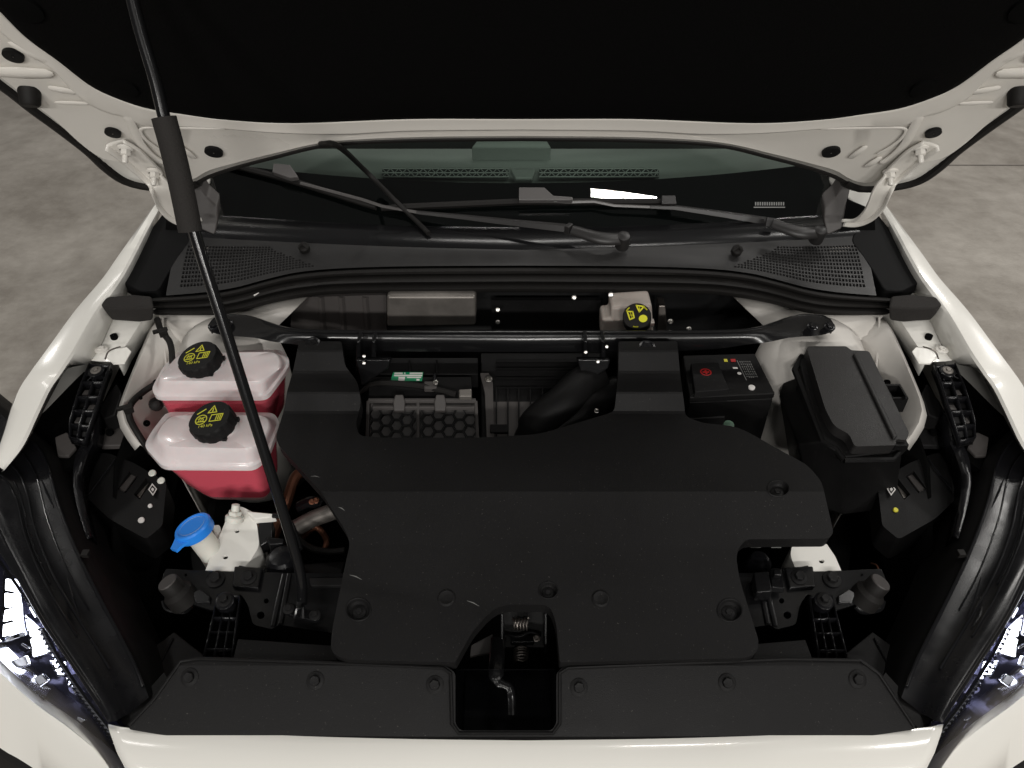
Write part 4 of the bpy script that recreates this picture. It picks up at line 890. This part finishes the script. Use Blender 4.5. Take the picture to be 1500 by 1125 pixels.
# white longitudinal rail ends
def rail_end(sd):
    f = (lambda p: p) if sd < 0 else mir
    pl = [(336, 746, 6), (352, 741, 6), (372, 751, 4), (377, 772, 6), (380, 800, 8), (366, 822, 6), (348, 842, 2), (299, 840, 2), (310, 812, 6), (327, 772, 8)] if sd < 0 else [(322, 797), (372, 796), (376, 812, 6), (366, 842, 2), (299, 842, 2), (310, 815, 4)]
    zf = lambda x, y: Zp(x, y, .878 - max(0, 775 - y) * -.0004 - (y - 775) * .00012)
    g = panel(rp(pl, 0), zf, (0.004, .0, -.05), [circ(347, 778, 3.6, 2.8, 14), circ(330, 816, 4, 3.2, 14)] if sd < 0 else [circ(330, 822, 4, 3.2, 14)], rows=[775] if sd < 0 else []); g = g if sd < 0 else g.mirrored()
    r_ = g.obj('rail_end', 'white_paint', car, bevel=.005, seg=3)
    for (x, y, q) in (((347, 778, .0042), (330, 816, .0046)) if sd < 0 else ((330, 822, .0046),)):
        g = G(); g.lathe([(q * 1.1, -.004), (.0002, -.004)], f(zf(x, y)), (0, 0, 1), 14, False); g.obj('hole_shade', 'void', r_)  # black disc under each hole paints in the shade inside it
    return r_
rl = rail_end(-1); rr_ = rail_end(1)
g = G(); p = Zp(344, 757, .897); ax = (.12, .45, .75); g.lathe([(.013, -.006), (.013, .001), (.010, .003)], p, ax, 18, False); g.lathe([(.0095, .001), (.0095, .008), (.008, .009)], p, ax, 6, False); g.lathe([(.006, .008), (.0055, .018), (.003, .019), (.0005, .019)], p, ax, 14, False); g.obj('ground_stud', 'white_plastic', rl)
g = G(); g.prism([Zp(*q) for q in ((360, 748, .896), (400, 752, .896), (404, 757, .896), (372, 760, .893))], (0, 0, -.012)); g.obj('ear', 'white_paint', rl, bevel=.002)
g = G(); g.prism([Zp(*q) for q in ((309, 769, .88), (322, 768, .88), (325, 785, .87), (317, 792, .866))], (0, 0, -.006)); g.obj('ear', 'white_paint', rl, bevel=.002)

# -------- left side small things by the support: horn, brackets, pipes
g = G(); p = Zp(415, 822, .86); g.lathe([(.024, -.02), (.024, .004), (.016, .014), (.004, .017), (.0005, .017)], p, (0, -.1, 1), 22); g.obj('horn', 'plastic_gloss', car)
g = G(); p = Zp(1110, 826, .86); g.lathe([(.018, -.02), (.018, .004), (.012, .014), (.0005, .017)], p, (0, -.1, 1), 22); g.obj('sensor_dome', 'plastic_gloss', car)
g = G(); g.prism([Zp(*q) for q in ((378, 762, .885), (400, 762, .885), (398, 790, .875), (380, 800, .87))], (0, 0, -.02)); g.prism([Zp(*q) for q in ((388, 786, .88), (416, 788, .88), (414, 796, .878), (394, 798, .878))], (0, 0, -.02)); g.obj('bracket', 'black_paint', car, bevel=.002)
g = G(); g.tube(smooth_curve([Zp(430, 776, .82), Zp(455, 762, .83), Zp(480, 752, .84), Zp(500, 745, .84)]), .013, 12); pi = g.obj('pipe', 'alu', car)
for (q, r_, mt, nm) in (([(395, 800, .74), (418, 740, .78), (432, 700, .80), (445, 690, .80)], .009, 'copper', 'hose'), ([(440, 790, .79), (462, 772, .82), (478, 790, .80), (476, 805, .79)], .005, 'copper', 'wire'), ([(425, 775, .83), (450, 800, .82), (480, 808, .82), (505, 806, .82)], .005, 'rubber', 'wire'), ([(440, 745, .82), (458, 738, .83), (474, 742, .83)], .012, 'plastic_gloss', 'hose'), ([(400, 755, .90), (418, 758, .90), (430, 775, .89), (440, 805, .88)], .004, 'black_paint', 'wire')):
    g = G(); g.tube(smooth_curve([Zp(*p) for p in q]), r_, 10); g.obj(nm, mt, car)
for (x, y) in ((457, 735), (463, 733)): bolt(pi, Zp(x, y, .845), (0, -.3, 1), .005, 'copper')
g = G(); g.prism([Zp(x, y, .80) for x, y in ((440, 826), (505, 822), (500, 845), (440, 845))], (0, 0, -.05)); g.obj('condenser_top', 'plastic', car, bevel=.002)
g = G(); g.prism([Zp(x, y, .872) for x, y in ((452, 846), (504, 845), (502, 858), (455, 858))], (0, 0, -.01)); g.obj('condenser_tab', 'plastic', car, bevel=.002)
g = G(); g.prism([Zp(x, y, .885) for x, y in ((1128, 832), (1145, 832), (1150, 862), (1130, 860))], (0, 0, -.012)); g.prism([Zp(x, y, .89) for x, y in ((1104, 838), (1126, 836), (1132, 866), (1108, 868))], (0, 0, -.02)); g.prism([Zp(x, y, .895) for x, y in ((1133, 834), (1144, 834), (1146, 842), (1134, 842))], (0, 0, -.01)); g.obj('connector', 'black_paint', car, bevel=.002)
for x in (1107, 1137): 
    g = G(); g.box(Zp(x, 799, .87), (.014, .004, .006)); g.obj('tag', 'print_grey', car)
g = G(); g.tube(smooth_curve([Zp(1276, 825, .82), Zp(1284, 828, .85), Zp(1288, 838, .865)]), .0012, 6); g.obj('wire', 'copper', car)

# -------- coolant reservoirs
def cap_print(g, c, ax, r_, dx, dy):
    """warning triangle, no-open roundel, manual symbol, level line, pressure text"""
    def P(x, y, h=0): return c + dx * (x * r_) + dy * (y * r_) + ax * h
    def line(pts, wd=.045, closed=False):
        wd *= .72
        pts = [V((a_, b_)) for a_, b_ in pts]
        if closed: pts = pts + [pts[0]]
        for a_, b_ in zip(pts, pts[1:]):
            t = (b_ - a_); L = t.length; t = t / L; n = V((-t.y, t.x)) * wd / 2; a2 = a_ - t * wd * .4; b2 = b_ + t * wd * .4
            q = [a2 + n, b2 + n, b2 - n, a2 - n]; g.prism([P(p.x, p.y, .0002) for p in q], ax * .0003)
    line([(-.62, .28), (-.28, .52)], .07)
    line([(-.12, .28), (.30, .28), (.09, .66)], .06, True); line([(.09, .50), (.09, .38)], .06); line([(.09, .34), (.09, .32)], .06)
    line([(-.35 + .26 * math.cos(k * math.pi / 8), -.07 + .26 * math.sin(k * math.pi / 8)) for k in range(16)], .06, True)
    line([(-.52, -.18), (-.18, -.18)], .06); line([(-.5, -.02), (-.2, .06)], .05); line([(-.45, .06), (-.25, -.04)], .05)
    for k in range(3): line([(-.46 + k * .1, -.14), (-.44 + k * .1, -.05)], .04)
    line([(.06, -.22), (.60, -.22), (.64, .14), (.10, .14)], .055, True); line([(.34, -.22), (.37, .14)], .05); line([(.44, -.15), (.46, .08)], .06); line([(.53, -.15), (.55, .08)], .06)
    txt(g, '140 kPa', P(-.40, -.52, .0003), dx, dy, ax, r_ * .22)
def txt(g, s_, o_, dx, dy, ax, size, th=.0002):
    cu = bpy.data.curves.new('t', 'FONT'); cu.body = s_; cu.size = size; cu.resolution_u = 2
    to = bpy.data.objects.new('t', cu); COL.objects.link(to); dg = bpy.context.evaluated_depsgraph_get(); me = to.evaluated_get(dg).to_mesh()
    g.add([o_ + dx * v.co.x + dy * v.co.y + ax * th for v in me.vertices], [list(p.vertices) for p in me.polygons])
    bpy.data.objects.remove(to); bpy.data.curves.remove(cu)
def reservoir(name, topP, seamP, botP, zt, zs, zm, zb, cappx, capz, label):
    T = [Zp(x, y, zt) for x, y in topP]; Sm = [Zp(x, y, zs) for x, y in seamP]; Bt = [Zp(x, y, zb) for x, y in botP]
    cT = sum(T, V()) / len(T); cS = sum(Sm, V()) / len(Sm); cB_ = sum(Bt, V()) / len(Bt)
    def rnd(poly, r_=.012, n=4):
        out_ = []; N_ = len(poly)
        for i, c in enumerate(poly):
            a_, b_ = poly[i - 1], poly[(i + 1) % N_]; ka = min(r_, (a_ - c).length * .42); kb = min(r_, (b_ - c).length * .42); s1 = c + (a_ - c).normalized() * ka; e1 = c + (b_ - c).normalized() * kb
            for j in range(n + 1): t = j / n; out_.append(s1 * (1 - t) ** 2 + c * (2 * t * (1 - t)) + e1 * t * t)
        return out_
    T, Sm, Bt = rnd(T), rnd(Sm), rnd(Bt)
    def sc(poly, c, k): return [c + (p - c) * k for p in poly]
    rings = [[p + V((0, 0, -.004)) for p in sc(Sm, cS, 1.0)], [p + V((0, 0, .004)) for p in sc(Sm, cS, 1.0)], [p + V((0, 0, .006)) for p in sc(Sm, cS, .96)]]
    for t, k in ((.35, 1.0), (.8, 1.0), (1.0, .985)):
        rings.append([lerp(a_, b_, t) for a_, b_ in zip(sc(Sm, cS, .95), sc(T, cT, k))])
    rings.append(sc(T, cT, .955)); rings[-1] = [p + V((0, 0, .0022)) for p in rings[-1]]; rings.append([p + V((0, 0, .003)) for p in sc(T, cT, .5)]); rings.append([p + V((0, 0, .003)) for p in sc(T, cT, .02)])
    g = G(); g.loft(rings, False)
    for r_ in range(14):
        pass
    o = g.obj(name, 'tank_top', car, angle=50, label=label)
    # lower shell and the coolant inside it
    low = [[p + V((0, 0, -.003)) for p in sc(Sm, cS, .955)]]
    for t in (.1, .5, .93): low.append([lerp(a_, b_, t) for a_, b_ in zip(sc(Sm, cS, .955), Bt)])
    low.append([p + V((0, 0, -.004)) for p in sc(Bt, cB_, .94)]); low.append([p + V((0, 0, -.005)) for p in sc(Bt, cB_, .05)])
    g = G(); g.loft(low, False); g.obj('lower_shell', 'tank_shell', o, angle=50)
    k0 = (zs - zm) / (zs - zb)
    liq = []
    for t in (k0, .5 * (1 + k0), .95): liq.append([lerp(a_, b_, t) for a_, b_ in zip(sc(Sm, cS, .94), sc(Bt, cB_, .985))])
    g = G(); g.loft(liq); g.obj('coolant', 'coolant', o, angle=50)
    # filler neck and cap
    c0 = Zp(cappx[0], cappx[1], capz); ax = V((-.20, -.16, 1)).normalized(); r_ = .0335
    g = G(); g.lathe([(r_ * 1.02, -.026), (r_ * .92, -.012), (r_ * .90, 0)], c0 - ax * .012, ax, 28, False); g.obj('filler_neck', 'tank_top', o)
    dx = (V((1, 0, 0)) - ax * ax.x).normalized(); dy = ax.cross(dx)
    g = G(); n = 72; prof = [(r_, -.020), (r_, -.003), (r_ * .965, 0), (r_ * .93, .0012), (r_ * .5, .0018), (.0004, .0018)]
    rings = []
    for j, (q, h) in enumerate(prof):
        rings.append([c0 + ax * h + (dx * math.cos(2 * math.pi * k / n) + dy * math.sin(2 * math.pi * k / n)) * q * ((1.0 if (k % 6) < 4 else .965) if j < 3 else 1) for k in range(n)])
    g.loft(rings, False)
    for a_ in (-1.9, -.9, .3, 1.3, 2.4):
        d = dx * math.cos(a_) + dy * math.sin(a_); g.box(c0 + d * (r_ * .97) - ax * .021, (.006, .006, .006))
    g.mat(1); cap_print(g, c0 + ax * .0018, ax, r_, dx, dy)
    g.obj('cap', ['plastic', 'yellow'], o, angle=40, label='black screw cap with yellow warning symbols')
    return o
reservoir('coolant_reservoir', [(231, 553), (236, 560), (381, 561), (411, 541), (413, 530), (406, 516), (262, 518), (246, 536)],
          [(223, 572), (229, 584), (391, 584), (424, 540), (424, 527), (412, 515), (262, 517), (240, 540)],
          [(258, 625), (265, 640), (395, 640), (416, 600), (418, 590), (412, 572), (285, 572), (262, 600)], .975, .945, .931, .86, (289, 522), .998, 'translucent pink coolant tank beside the strut tower')
reservoir('coolant_reservoir', [(226, 641), (243, 657), (368, 660), (386, 646), (398, 624), (392, 609), (250, 609), (236, 622)],
          [(212, 656), (238, 686), (374, 687), (394, 668), (411, 622), (402, 607), (245, 606), (222, 636)],
          [(270, 708), (309, 731), (389, 732), (398, 722), (408, 690), (405, 655), (285, 650), (272, 690)], .955, .925, .917, .845, (307, 613), .98, 'translucent pink coolant tank with chamfered corner, in front of the other tank')
# -------- washer filler
c0 = Zp(281, 770, .915); ax = V((-.30, .12, .9)).normalized()
g = G(); g.lathe([(.018, 0), (.020, -.008), (.017, -.014), (.0165, -.05), (.02, -.09)], c0, ax, 26, False)
wf = g.obj('washer_filler', 'white_plastic', car, label='white washer fluid neck with blue cap')
g = G(); g.lathe([(.0255, -.014), (.0262, -.010), (.0262, -.002), (.0245, .0005), (.0215, .0008), (.0205, -.0004), (.0004, -.0002)], c0, ax, 36, False)
t_ = (V((-.55, -.85, 0)) - ax * ax.dot(V((-.55, -.85, 0)))).normalized(); s_ = ax.cross(t_)
g.prism([c0 + t_ * .016 + s_ * .019 - ax * .004, c0 + t_ * .030 + s_ * .010 - ax * .006, c0 + t_ * .038 + s_ * .007 - ax * .008, c0 + t_ * .038 - s_ * .007 - ax * .008, c0 + t_ * .030 - s_ * .010 - ax * .006, c0 + t_ * .016 - s_ * .019 - ax * .004], -ax * .004)
g.obj('cap', 'blue', wf, angle=30, label='blue flip cap')
# wiring on the left wing
g = G(); g.tube(smooth_curve([Zp(*q) for q in ((230, 468, .975), (237, 486, .972), (248, 500, .968), (252, 520, .962), (250, 545, .94), (232, 560, .93), (210, 574, .93), (192, 592, .935), (190, 612, .92), (205, 640, .90), (222, 664, .87))], 6), .0052, 10); ca = g.obj('wiring_loom', 'rubber', car)
for (x, y, z) in ((239, 487, .975), (188, 599, .935)):
    g = G(); g.box(Zp(x, y, z), (.014, .012, .012), Matrix.Rotation(.5, 3, 'Z')); g.box(Zp(x, y, z) + V((-.004, 0, .004)), (.024, .006, .006), Matrix.Rotation(.5, 3, 'Z')); g.obj('loom_clip', 'rubber', ca, bevel=.001)

# -------- things inside the cover's opening
g = G(); a_ = [Zp(540, 552, .93), Zp(690, 552, .93), Zp(692, 585, .915), Zp(540, 585, .915)]; g.prism(a_, (0, 0, -.08)); g.prism([Zp(520, 524, .93), Zp(700, 524, .93), Zp(700, 548, .925), Zp(540, 548, .925)], (0, 0, -.03)); 
for x in (600, 640): g.tube([Zp(x, 528, .932), Zp(x, 546, .928)], .002, 6)
mc = g.obj('motor_controller', 'plastic_dark', car, bevel=.003)
g = G(); LA = lambda x, y, h=0: Zp(x, y, .9302 + h) + V((0, 0, .0))
g.mat(0).prism([LA(576, 545), LA(620, 545), LA(618, 558), LA(572, 558)], (0, 0, -.0008))
g.mat(1)
for q in (((578, 545.6), (590, 545.6), (590, 548), (577.6, 548)), ((592, 545.6), (594, 545.6), (594, 548), (592, 548)), ((600, 545.6), (619, 545.6), (619, 548), (600, 548)), ((577, 549), (618.5, 549), (618.5, 551), (577, 551)), ((596, 552), (617, 552), (617, 553.6), (596, 553.6)), ((584, 552), (593.5, 552), (592.5, 557.6), (583, 557.6)), ((610, 555), (614.5, 555), (614.5, 557.5), (610, 557.5))):
    g.prism([LA(x, y, .0003) for x, y in q], (0, 0, -.0002))
g.obj('green_label', ['label_green', 'print_white'], mc, label='green and white sticker')
for q, mt in ((((621, 558), (640, 558), (640, 568), (621, 568)), 'trim_grey'), (((672, 570), (691, 569), (691, 580), (672, 580)), 'alu'), (((634, 546), (639, 546), (639, 556), (634, 556)), 'plastic_gloss')):
    g = G(); g.prism([Zp(x, y, .934) for x, y in q], (0, 0, -.01)); g.obj('connector', mt, mc, bevel=.002)
g = G(); g.tube(smooth_curve([Zp(530, 575, .90), Zp(545, 563, .925), Zp(570, 561, .932), Zp(620, 566, .93), Zp(668, 578, .925)]), .005, 8); g.obj('harness', 'rubber', mc)
bolt(mc, Zp(638, 560, .937), (0, -.4, 1), .004, 'steel')
# hexagon vent panel
hp0 = Zp(615, 645, .90); 
def HX(px, py, d=0): a_ = Zp(615, 584, .925); b_ = Zp(615, 650, .875); n = (b_ - a_).cross(V((1, 0, 0))).normalized(); n = n if n.dot(CAM - a_) > 0 else -n; return PLp(px, py, a_, n) + n * d
g = G(); g.prism([HX(x, y, -.012) for x, y in ((540, 588), (695, 588), (699, 655), (538, 655))], (0, .004, -.02)); hv = g.obj('honeycomb_panel', 'trim_grey', car, bevel=.002)
g = G()
for a_, b_ in (((539, 587), (697, 587)), ((539, 587), (537, 655)), ((697, 587), (700, 655)), ((612, 587), (612, 655)), ((545, 597), (695, 597))): g.tube([HX(*a_, -.002), HX(*b_, -.002)], .0032, 4, 1.4)
g.obj('frame', 'trim_grey', hv, bevel=.001)
hexes = []
for c_ in range(10):
    for r_ in range(4):
        cx = 549 + c_ * 15.5; cy = 606 + r_ * 17.0 + (8.5 if c_ % 2 else 0)
        if cx > 692 or cy > 655: continue
        o_ = [(cx + 10.2 * math.cos(k * math.pi / 3), cy + 9.7 * math.sin(k * math.pi / 3)) for k in range(6)]; i_ = [(cx + 8.2 * math.cos(k * math.pi / 3), cy + 7.8 * math.sin(k * math.pi / 3)) for k in range(6)]
        g = G(); A_ = [HX(x, y, -.002) for x, y in o_]; B_ = [HX(x, y, -.002) for x, y in i_]; C_ = [HX(x, y, -.012) for x, y in i_]; D_ = [HX(x, y, -.012) for x, y in o_]; g.loft([D_, A_, B_, C_], False); g.obj('hexagon_cell', 'plastic_dark', hv)
for x in (585, 645):
    g = G(); g.prism([HX(a_, b_, .004) for a_, b_ in ((x - 6, 578), (x + 6, 578), (x + 9, 590), (x + 8, 602), (x - 8, 602), (x - 9, 590))], (0, .003, -.008)); g.obj('clip', 'trim_grey', hv, bevel=.002)
# ribbed air box and duct
g = G(); AB = lambda px, py, d=0: (lambda a_, n: PLp(px, py, a_, n) + n * d)(Zp(780, 510, .94), (Zp(780, 645, .88) - Zp(780, 510, .94)).cross(V((-1, 0, 0))).normalized() * (1))
tst = (Zp(780, 645, .88) - Zp(780, 510, .94)).cross(V((-1, 0, 0))).normalized(); sg = 1 if tst.dot(CAM - Zp(780, 510, .94)) > 0 else -1
def AB(px, py, d=0): return PLp(px, py, Zp(780, 510, .94), tst) + tst * sg * d
g.prism([AB(x, y, -.01) for x, y in ((704, 512), (880, 512), (880, 655), (704, 655))], (0, .01, -.03)); ab = g.obj('air_box', 'plastic_dark', car, bevel=.003)
g = G(); g.prism([AB(x, y, -.008) for x, y in ((722, 585), (800, 585), (770, 655), (724, 655))], (0, .002, -.004)); g.obj('lower_face', 'trim_grey', ab)
for x in (727, 744, 760, 777, 795): 
    g = G(); g.prism([AB(x - 1, 566, -.004), AB(x + 1, 566, -.004), AB(x + 1, 655, -.004), AB(x - 1, 655, -.004)], (0, .002, -.006)); g.obj('rib', 'plastic_dark', ab)
for y in (527, 538, 552, 566): 
    g = G(); g.prism([AB(726, y - 1, -.004), AB(850, y - 1, -.004), AB(850, y + 1, -.004), AB(726, y + 1, -.004)], (0, .002, -.006)); g.obj('rib', 'plastic_dark', ab)
g = G(); g.prism([AB(x, y, -.002) for x, y in ((703, 545), (710, 575), (713, 655), (724, 655), (722, 560), (716, 545))], (0, .002, -.008)); g.obj('side_web', 'trim_grey', ab, bevel=.001)
g = G(); g.prism([AB(x, y, .002) for x, y in ((718, 622), (744, 622), (744, 634), (718, 634))], (0, .002, -.006)); g.obj('foot_clip', 'plastic_dark', ab, bevel=.001)
bolt(ab, AB(716, 556, .002), tst * sg, .006, 'steel')
g = G(); g.tube(smooth_curve([Zp(770, 650, .86), Zp(790, 618, .895), Zp(825, 590, .915), Zp(850, 565, .92), Zp(875, 552, .92)]), [.025] * 4 + [.030] * 21, 16); g.tube(smooth_curve([Zp(800, 640, .87), Zp(840, 612, .89), Zp(880, 585, .90), Zp(905, 570, .90)]), .025, 16); du = g.obj('intake_duct', 'plastic_dark', car)
bolt(du, Zp(874, 602, .925), (0, -.4, 1), .004, 'steel')

# -------- brake fluid reservoir
g = G(); p = Yp(925, 470, 1.06); g.prism([Yp(882, 468, 1.05), Yp(895, 468, 1.05), Yp(895, 450, 1.06), Yp(955, 446, 1.06), Yp(958, 495, 1.05), Yp(880, 495, 1.05)], (0, .05, 0)); mat('shaded_plastic', (.34, .30, .27), .4, sss=.1); bf = g.obj('brake_reservoir', 'shaded_plastic', car, bevel=.006)  # reservoir plastic coloured darker to paint in the shade it stands in
c0 = Yp(933, 463, 1.015); ax = (CAM - c0).normalized() + V((0, .25, .25)); ax.normalize(); dx = (V((1, 0, 0)) - ax * ax.x).normalized(); dy = ax.cross(dx); r_ = .0245
g = G(); n = 48; g.lathe([(r_, -.024), (r_, -.002), (r_ * .95, 0), (.0003, .0003)], c0, ax, n, False); g.mat(1)
def P(x, y, h=.0006): return c0 + dx * (x * r_) + dy * (y * r_) + ax * h
def strip(pts, wd):
    for a_, b_ in zip(pts, pts[1:] + pts[:1]):
        a_, b_ = V(a_), V(b_); t = (b_ - a_).normalized(); nn = V((-t.y, t.x)) * wd / 2; g.prism([P(*(a_ + nn - t * wd * .4)), P(*(b_ + nn + t * wd * .4)), P(*(b_ - nn + t * wd * .4)), P(*(a_ - nn - t * wd * .4))], ax * .0003)
strip([(.0, .78), (.52, .68), (.18, .30)], .10); strip([(.2, .62), (.21, .45)], .08)
strip([(-.66, .38), (-.28, .34), (-.20, -.12), (-.50, -.24)], .09); strip([(-.45, .3), (-.34, -.12)], .07); strip([(-.55, .1), (-.3, .08)], .06)
g.prism([P(.42 + .30 * math.cos(k * math.pi / 8), -.22 + .28 * math.sin(k * math.pi / 8)) for k in range(16)], ax * .0003)
for a_ in (2.25, .55, -1.9):
    for k in range(3): t = a_ + k * .14; strip([(.82 * math.cos(t), .82 * math.sin(t)), (.82 * math.cos(t + .08), .82 * math.sin(t + .08))], .09)
g.obj('cap', ['rubber', 'yellow'], bf, label='black cap with yellow warning symbols')
g = G(); g.box(Yp(953, 473, 1.03), (.012, .012, .012)); g.obj('port', 'shaded_plastic', bf, bevel=.002)
g = G(); g.prism([Yp(965, 448, 1.10), Yp(975, 448, 1.10), Yp(978, 488, 1.09), Yp(962, 488, 1.09)], (0, .03, 0)); g.obj('bracket', 'dull_steel', fw, bevel=.002)
for (x, y) in ((982, 471), (1009, 482), (895, 432)): bolt(fw, Yp(x, y, 1.06), (0, -1, .6), .005, 'steel')

# -------- battery
def bt(px, py, d=0): return Zp(px, py, .918 + d)
g = G(); a_ = [bt(1000, 520), bt(1106, 517), bt(1136, 576), bt(1010, 582)]; g.prism(a_, (0, 0, -.012)); 
bb = [V((p.x * .99 + .004, p.y + .002, .905)) for p in a_]; g.prism(bb, (0, .0, -.16)); ba = g.obj('battery', 'plastic_dark', car, bevel=.003, label='black car battery with printed top')
g = G(); g.prism([bt(1012, 532, .012), bt(1052, 530, .012), bt(1068, 570, .012), bt(1018, 574, .012)], (0, 0, -.014)); g.prism([bt(1014, 576, .006), bt(1068, 574, .006), bt(1066, 590, -.02), bt(1012, 592, -.02)], (0, 0, -.03)); g.prism([bt(1010, 592, -.03), bt(1064, 590, -.03), bt(1062, 612, -.05), bt(1008, 614, -.05)], (0, 0, -.03)); tcv = g.obj('terminal_cover', 'plastic', ba, bevel=.003)
g = G(); c = bt(1034, 545, .0125)
for k in range(20):
    a0, a1 = k * math.pi / 10, (k + 1) * math.pi / 10; q = [c + V((math.cos(a) * r_, math.sin(a) * r_, 0)) for a, r_ in ((a0, .0095), (a1, .0095), (a1, .0075), (a0, .0075))]; g.add(q, [(0, 1, 2, 3)])
g.box(c, (.011, .003, .0006)); g.box(c, (.003, .011, .0007)); g.obj('plus_sign', 'red', ba)
g = G()
g.prism([bt(1079, 528, .0006), bt(1080, 528, .0006), bt(1094, 557, .0006), bt(1093, 557, .0006)], (0, 0, .0002))
for k in range(6):
    x0 = 1083 + k * 2.9
    for j in range(7):
        y = 529 + j * 3.6; x = x0 + (y - 529) * .48; L = 1.4 + random.random() * 1.6; g.prism([bt(x, y, .0006), bt(x + 1.2, y, .0006), bt(x + 1.2 + L * .48, y + L, .0006), bt(x + L * .48, y + L, .0006)], (0, 0, .0002))
g.obj('fine_print', 'print_grey', ba)
g = G(); c = bt(1083, 547, .0008); g.lathe([(.0035, 0), (.0035, .0004), (.0001, .0004)], c, (0, 0, 1), 14, False); c = bt(1077, 539, .0008); g.box(c, (.008, .004, .0004)); g.obj('emblem', 'print_white', ba)
g = G(); g.prism([bt(1060, 526, .001), bt(1065, 526, .001), bt(1066, 530, .001), bt(1061, 530, .001)], (0, 0, .0004)); g.obj('amber_mark', 'yellow_dot', ba)
g = G(); g.prism([bt(1070, 526, .001), bt(1077, 526, .001), bt(1078, 530, .001), bt(1071, 530, .001)], (0, 0, .0004)); g.obj('red_mark', 'red', ba)
g = G(); g.lathe([(.0055, -.001), (.0055, .002), (.0035, .0026), (.0002, .0022)], bt(1101, 568, .001), (0, 0, 1), 18, False); g.obj('indicator_eye', 'print_white', ba)
g = G(); g.lathe([(.009, -.002), (.008, .004), (.0005, .005)], Zp(1067, 624, .940), (0, -.2, 1), 14, False); mat('grey_green', (.07, .13, .09), .5); g.obj('green_plug', 'grey_green', car)

# -------- fuse box
FB0, FB1 = Zp(1240, 506, .972), Zp(1280, 650, .935); fbn = (Zp(1240, 650, .935) - Zp(1240, 506, .972)).cross(V((1, 0, 0))).normalized(); fbn = fbn if fbn.z > 0 else -fbn
def FB(px, py, d=0): return PLp(px, py, FB0, fbn) + fbn * d
outl = rp([(1181, 507, 5), (1240, 507, 4), (1247, 513, 3), (1273, 514, 5), (1332, 634, 4), (1328, 645, 4), (1312, 643, 4), (1313, 652, 4), (1252, 654, 5), (1244, 636, 6), (1222, 624, 8), (1209, 600, 10)], 0)
g = panel(outl, FB, fbn * -.022); fb = g.obj('fuse_box', 'lid_plastic', car, bevel=.006, seg=3, label='black fuse box with ridged lid')
g = G(); q = [(1248, 520), (1254, 519), (1314, 642), (1307, 645)]; g.prism([FB(x, y, .005) for x, y in q], fbn * -.006); g.obj('lid_ridge', 'lid_plastic', fb, bevel=.003)
g = G(); g.tube([FB(x, y, -.024) for x, y in [(1244, 661), (1316, 660), (1334, 642)]], .005, 8); g.tube([FB(x, y, -.024) for x, y in [(1244, 661), (1232, 645), (1212, 634), (1170, 528), (1181, 508)]], .005, 8); g.obj('lid_flange', 'plastic_dark', fb)
g = G(); A_ = [FB(x, y, -.020) for x, y in ((1174, 512), (1274, 516), (1330, 648), (1246, 660), (1212, 636), (1187, 560))]
C_ = [Zp(x, y, .895) for x, y in ((1158, 526), (1270, 530), (1322, 664), (1240, 678), (1168, 652), (1141, 576))]; B_ = [Zp(x, y, .78) for x, y in ((1172, 630), (1270, 630), (1312, 745), (1235, 755), (1188, 740), (1158, 680))]
g.loft([A_, C_, B_]); g.obj('base', 'plastic_dark', fb, bevel=.004)
g = G(); a_ = FB(1186, 556, -.030) + V((-.008, 0, 0))
g.tube([a_ + V(q) for q in ((0, .010, .004), (0, .010, -.016), (0, -.012, -.016), (0, -.012, .004), (0, .010, .004))], .0014, 5); g.obj('latch_frame', 'plastic_gloss', fb)
g = G(); g.box(FB(1322, 645, -.012), (.022, .014, .012)); g.obj('lid_clip', 'plastic_dark', fb, bevel=.002)
for k, q in enumerate(([(1215, 660, .86), (1225, 690, .80), (1210, 740, .72)], [(1235, 665, .85), (1240, 700, .78), (1225, 750, .70)], [(1250, 670, .84), (1245, 710, .77), (1215, 745, .70)])):
    g = G(); g.tube(smooth_curve([Zp(*p) for p in q]), .010, 10); g.obj('wire_bundle', 'rubber', car)

# -------- prop rod
pr = empty('prop_rod', Zp(442, 888, .885), car)
P0 = Zp(443, 884, .892); P3 = Hp(188, -50, .055)
def between(px, py):  # point on the sight of the bend at the depth of the straight rod
    t0, t3 = depth(P0), depth(P3); k = (884 - py) / 934; return Dp(px, py, 1 / lerp_(1 / t0, 1 / t3, k))
pts = [P0, between(433, 812), between(345, 530), between(288, 350), between(245, 190), between(228, 120), between(207, 50), between(192, -10), P3]
cp = smooth_curve(pts, 8)
g = G(); g.tube(cp, .0066, 14); g.obj('rod', 'black_paint', pr)
g = G(); sl = [between(240, 172), between(252, 216), between(266, 275), between(279, 339)]; g.tube(smooth_curve(sl, 6), .0128, 20); g.obj('foam_sleeve', 'foam', pr)
g = G(); g.prism([Zp(x, y, .888) for x, y in rp([(414, 884, 6), (428, 882, 6), (440, 892, 6), (466, 894, 6), (472, 904, 6), (462, 910, 6), (446, 906, 6), (420, 900, 6)], 0)], (0, 0, -.006)); g.obj('pivot_base', 'black_paint', pr, bevel=.001)
for (x, y) in ((423, 892), (461, 901)): bolt(pr, Zp(x, y, .889), (0, -.1, 1), .0075, 'plastic', head=.55, hh=.4)
g = G(); g.tube(smooth_curve([P0, Zp(446, 872, .90), Zp(440, 884, .896), Zp(437, 900, .892)]), .0045, 10); g.tube([Zp(432, 905, .892), Zp(436, 892, .90), Zp(444, 890, .90), Zp(444, 906, .892)], .003, 8); g.obj('pivot_hook', 'black_paint', pr)
for o in bpy.data.objects:
    if o.type == 'MESH' and o.parent is None and o.name != 'floor': print('TOP', o.name)
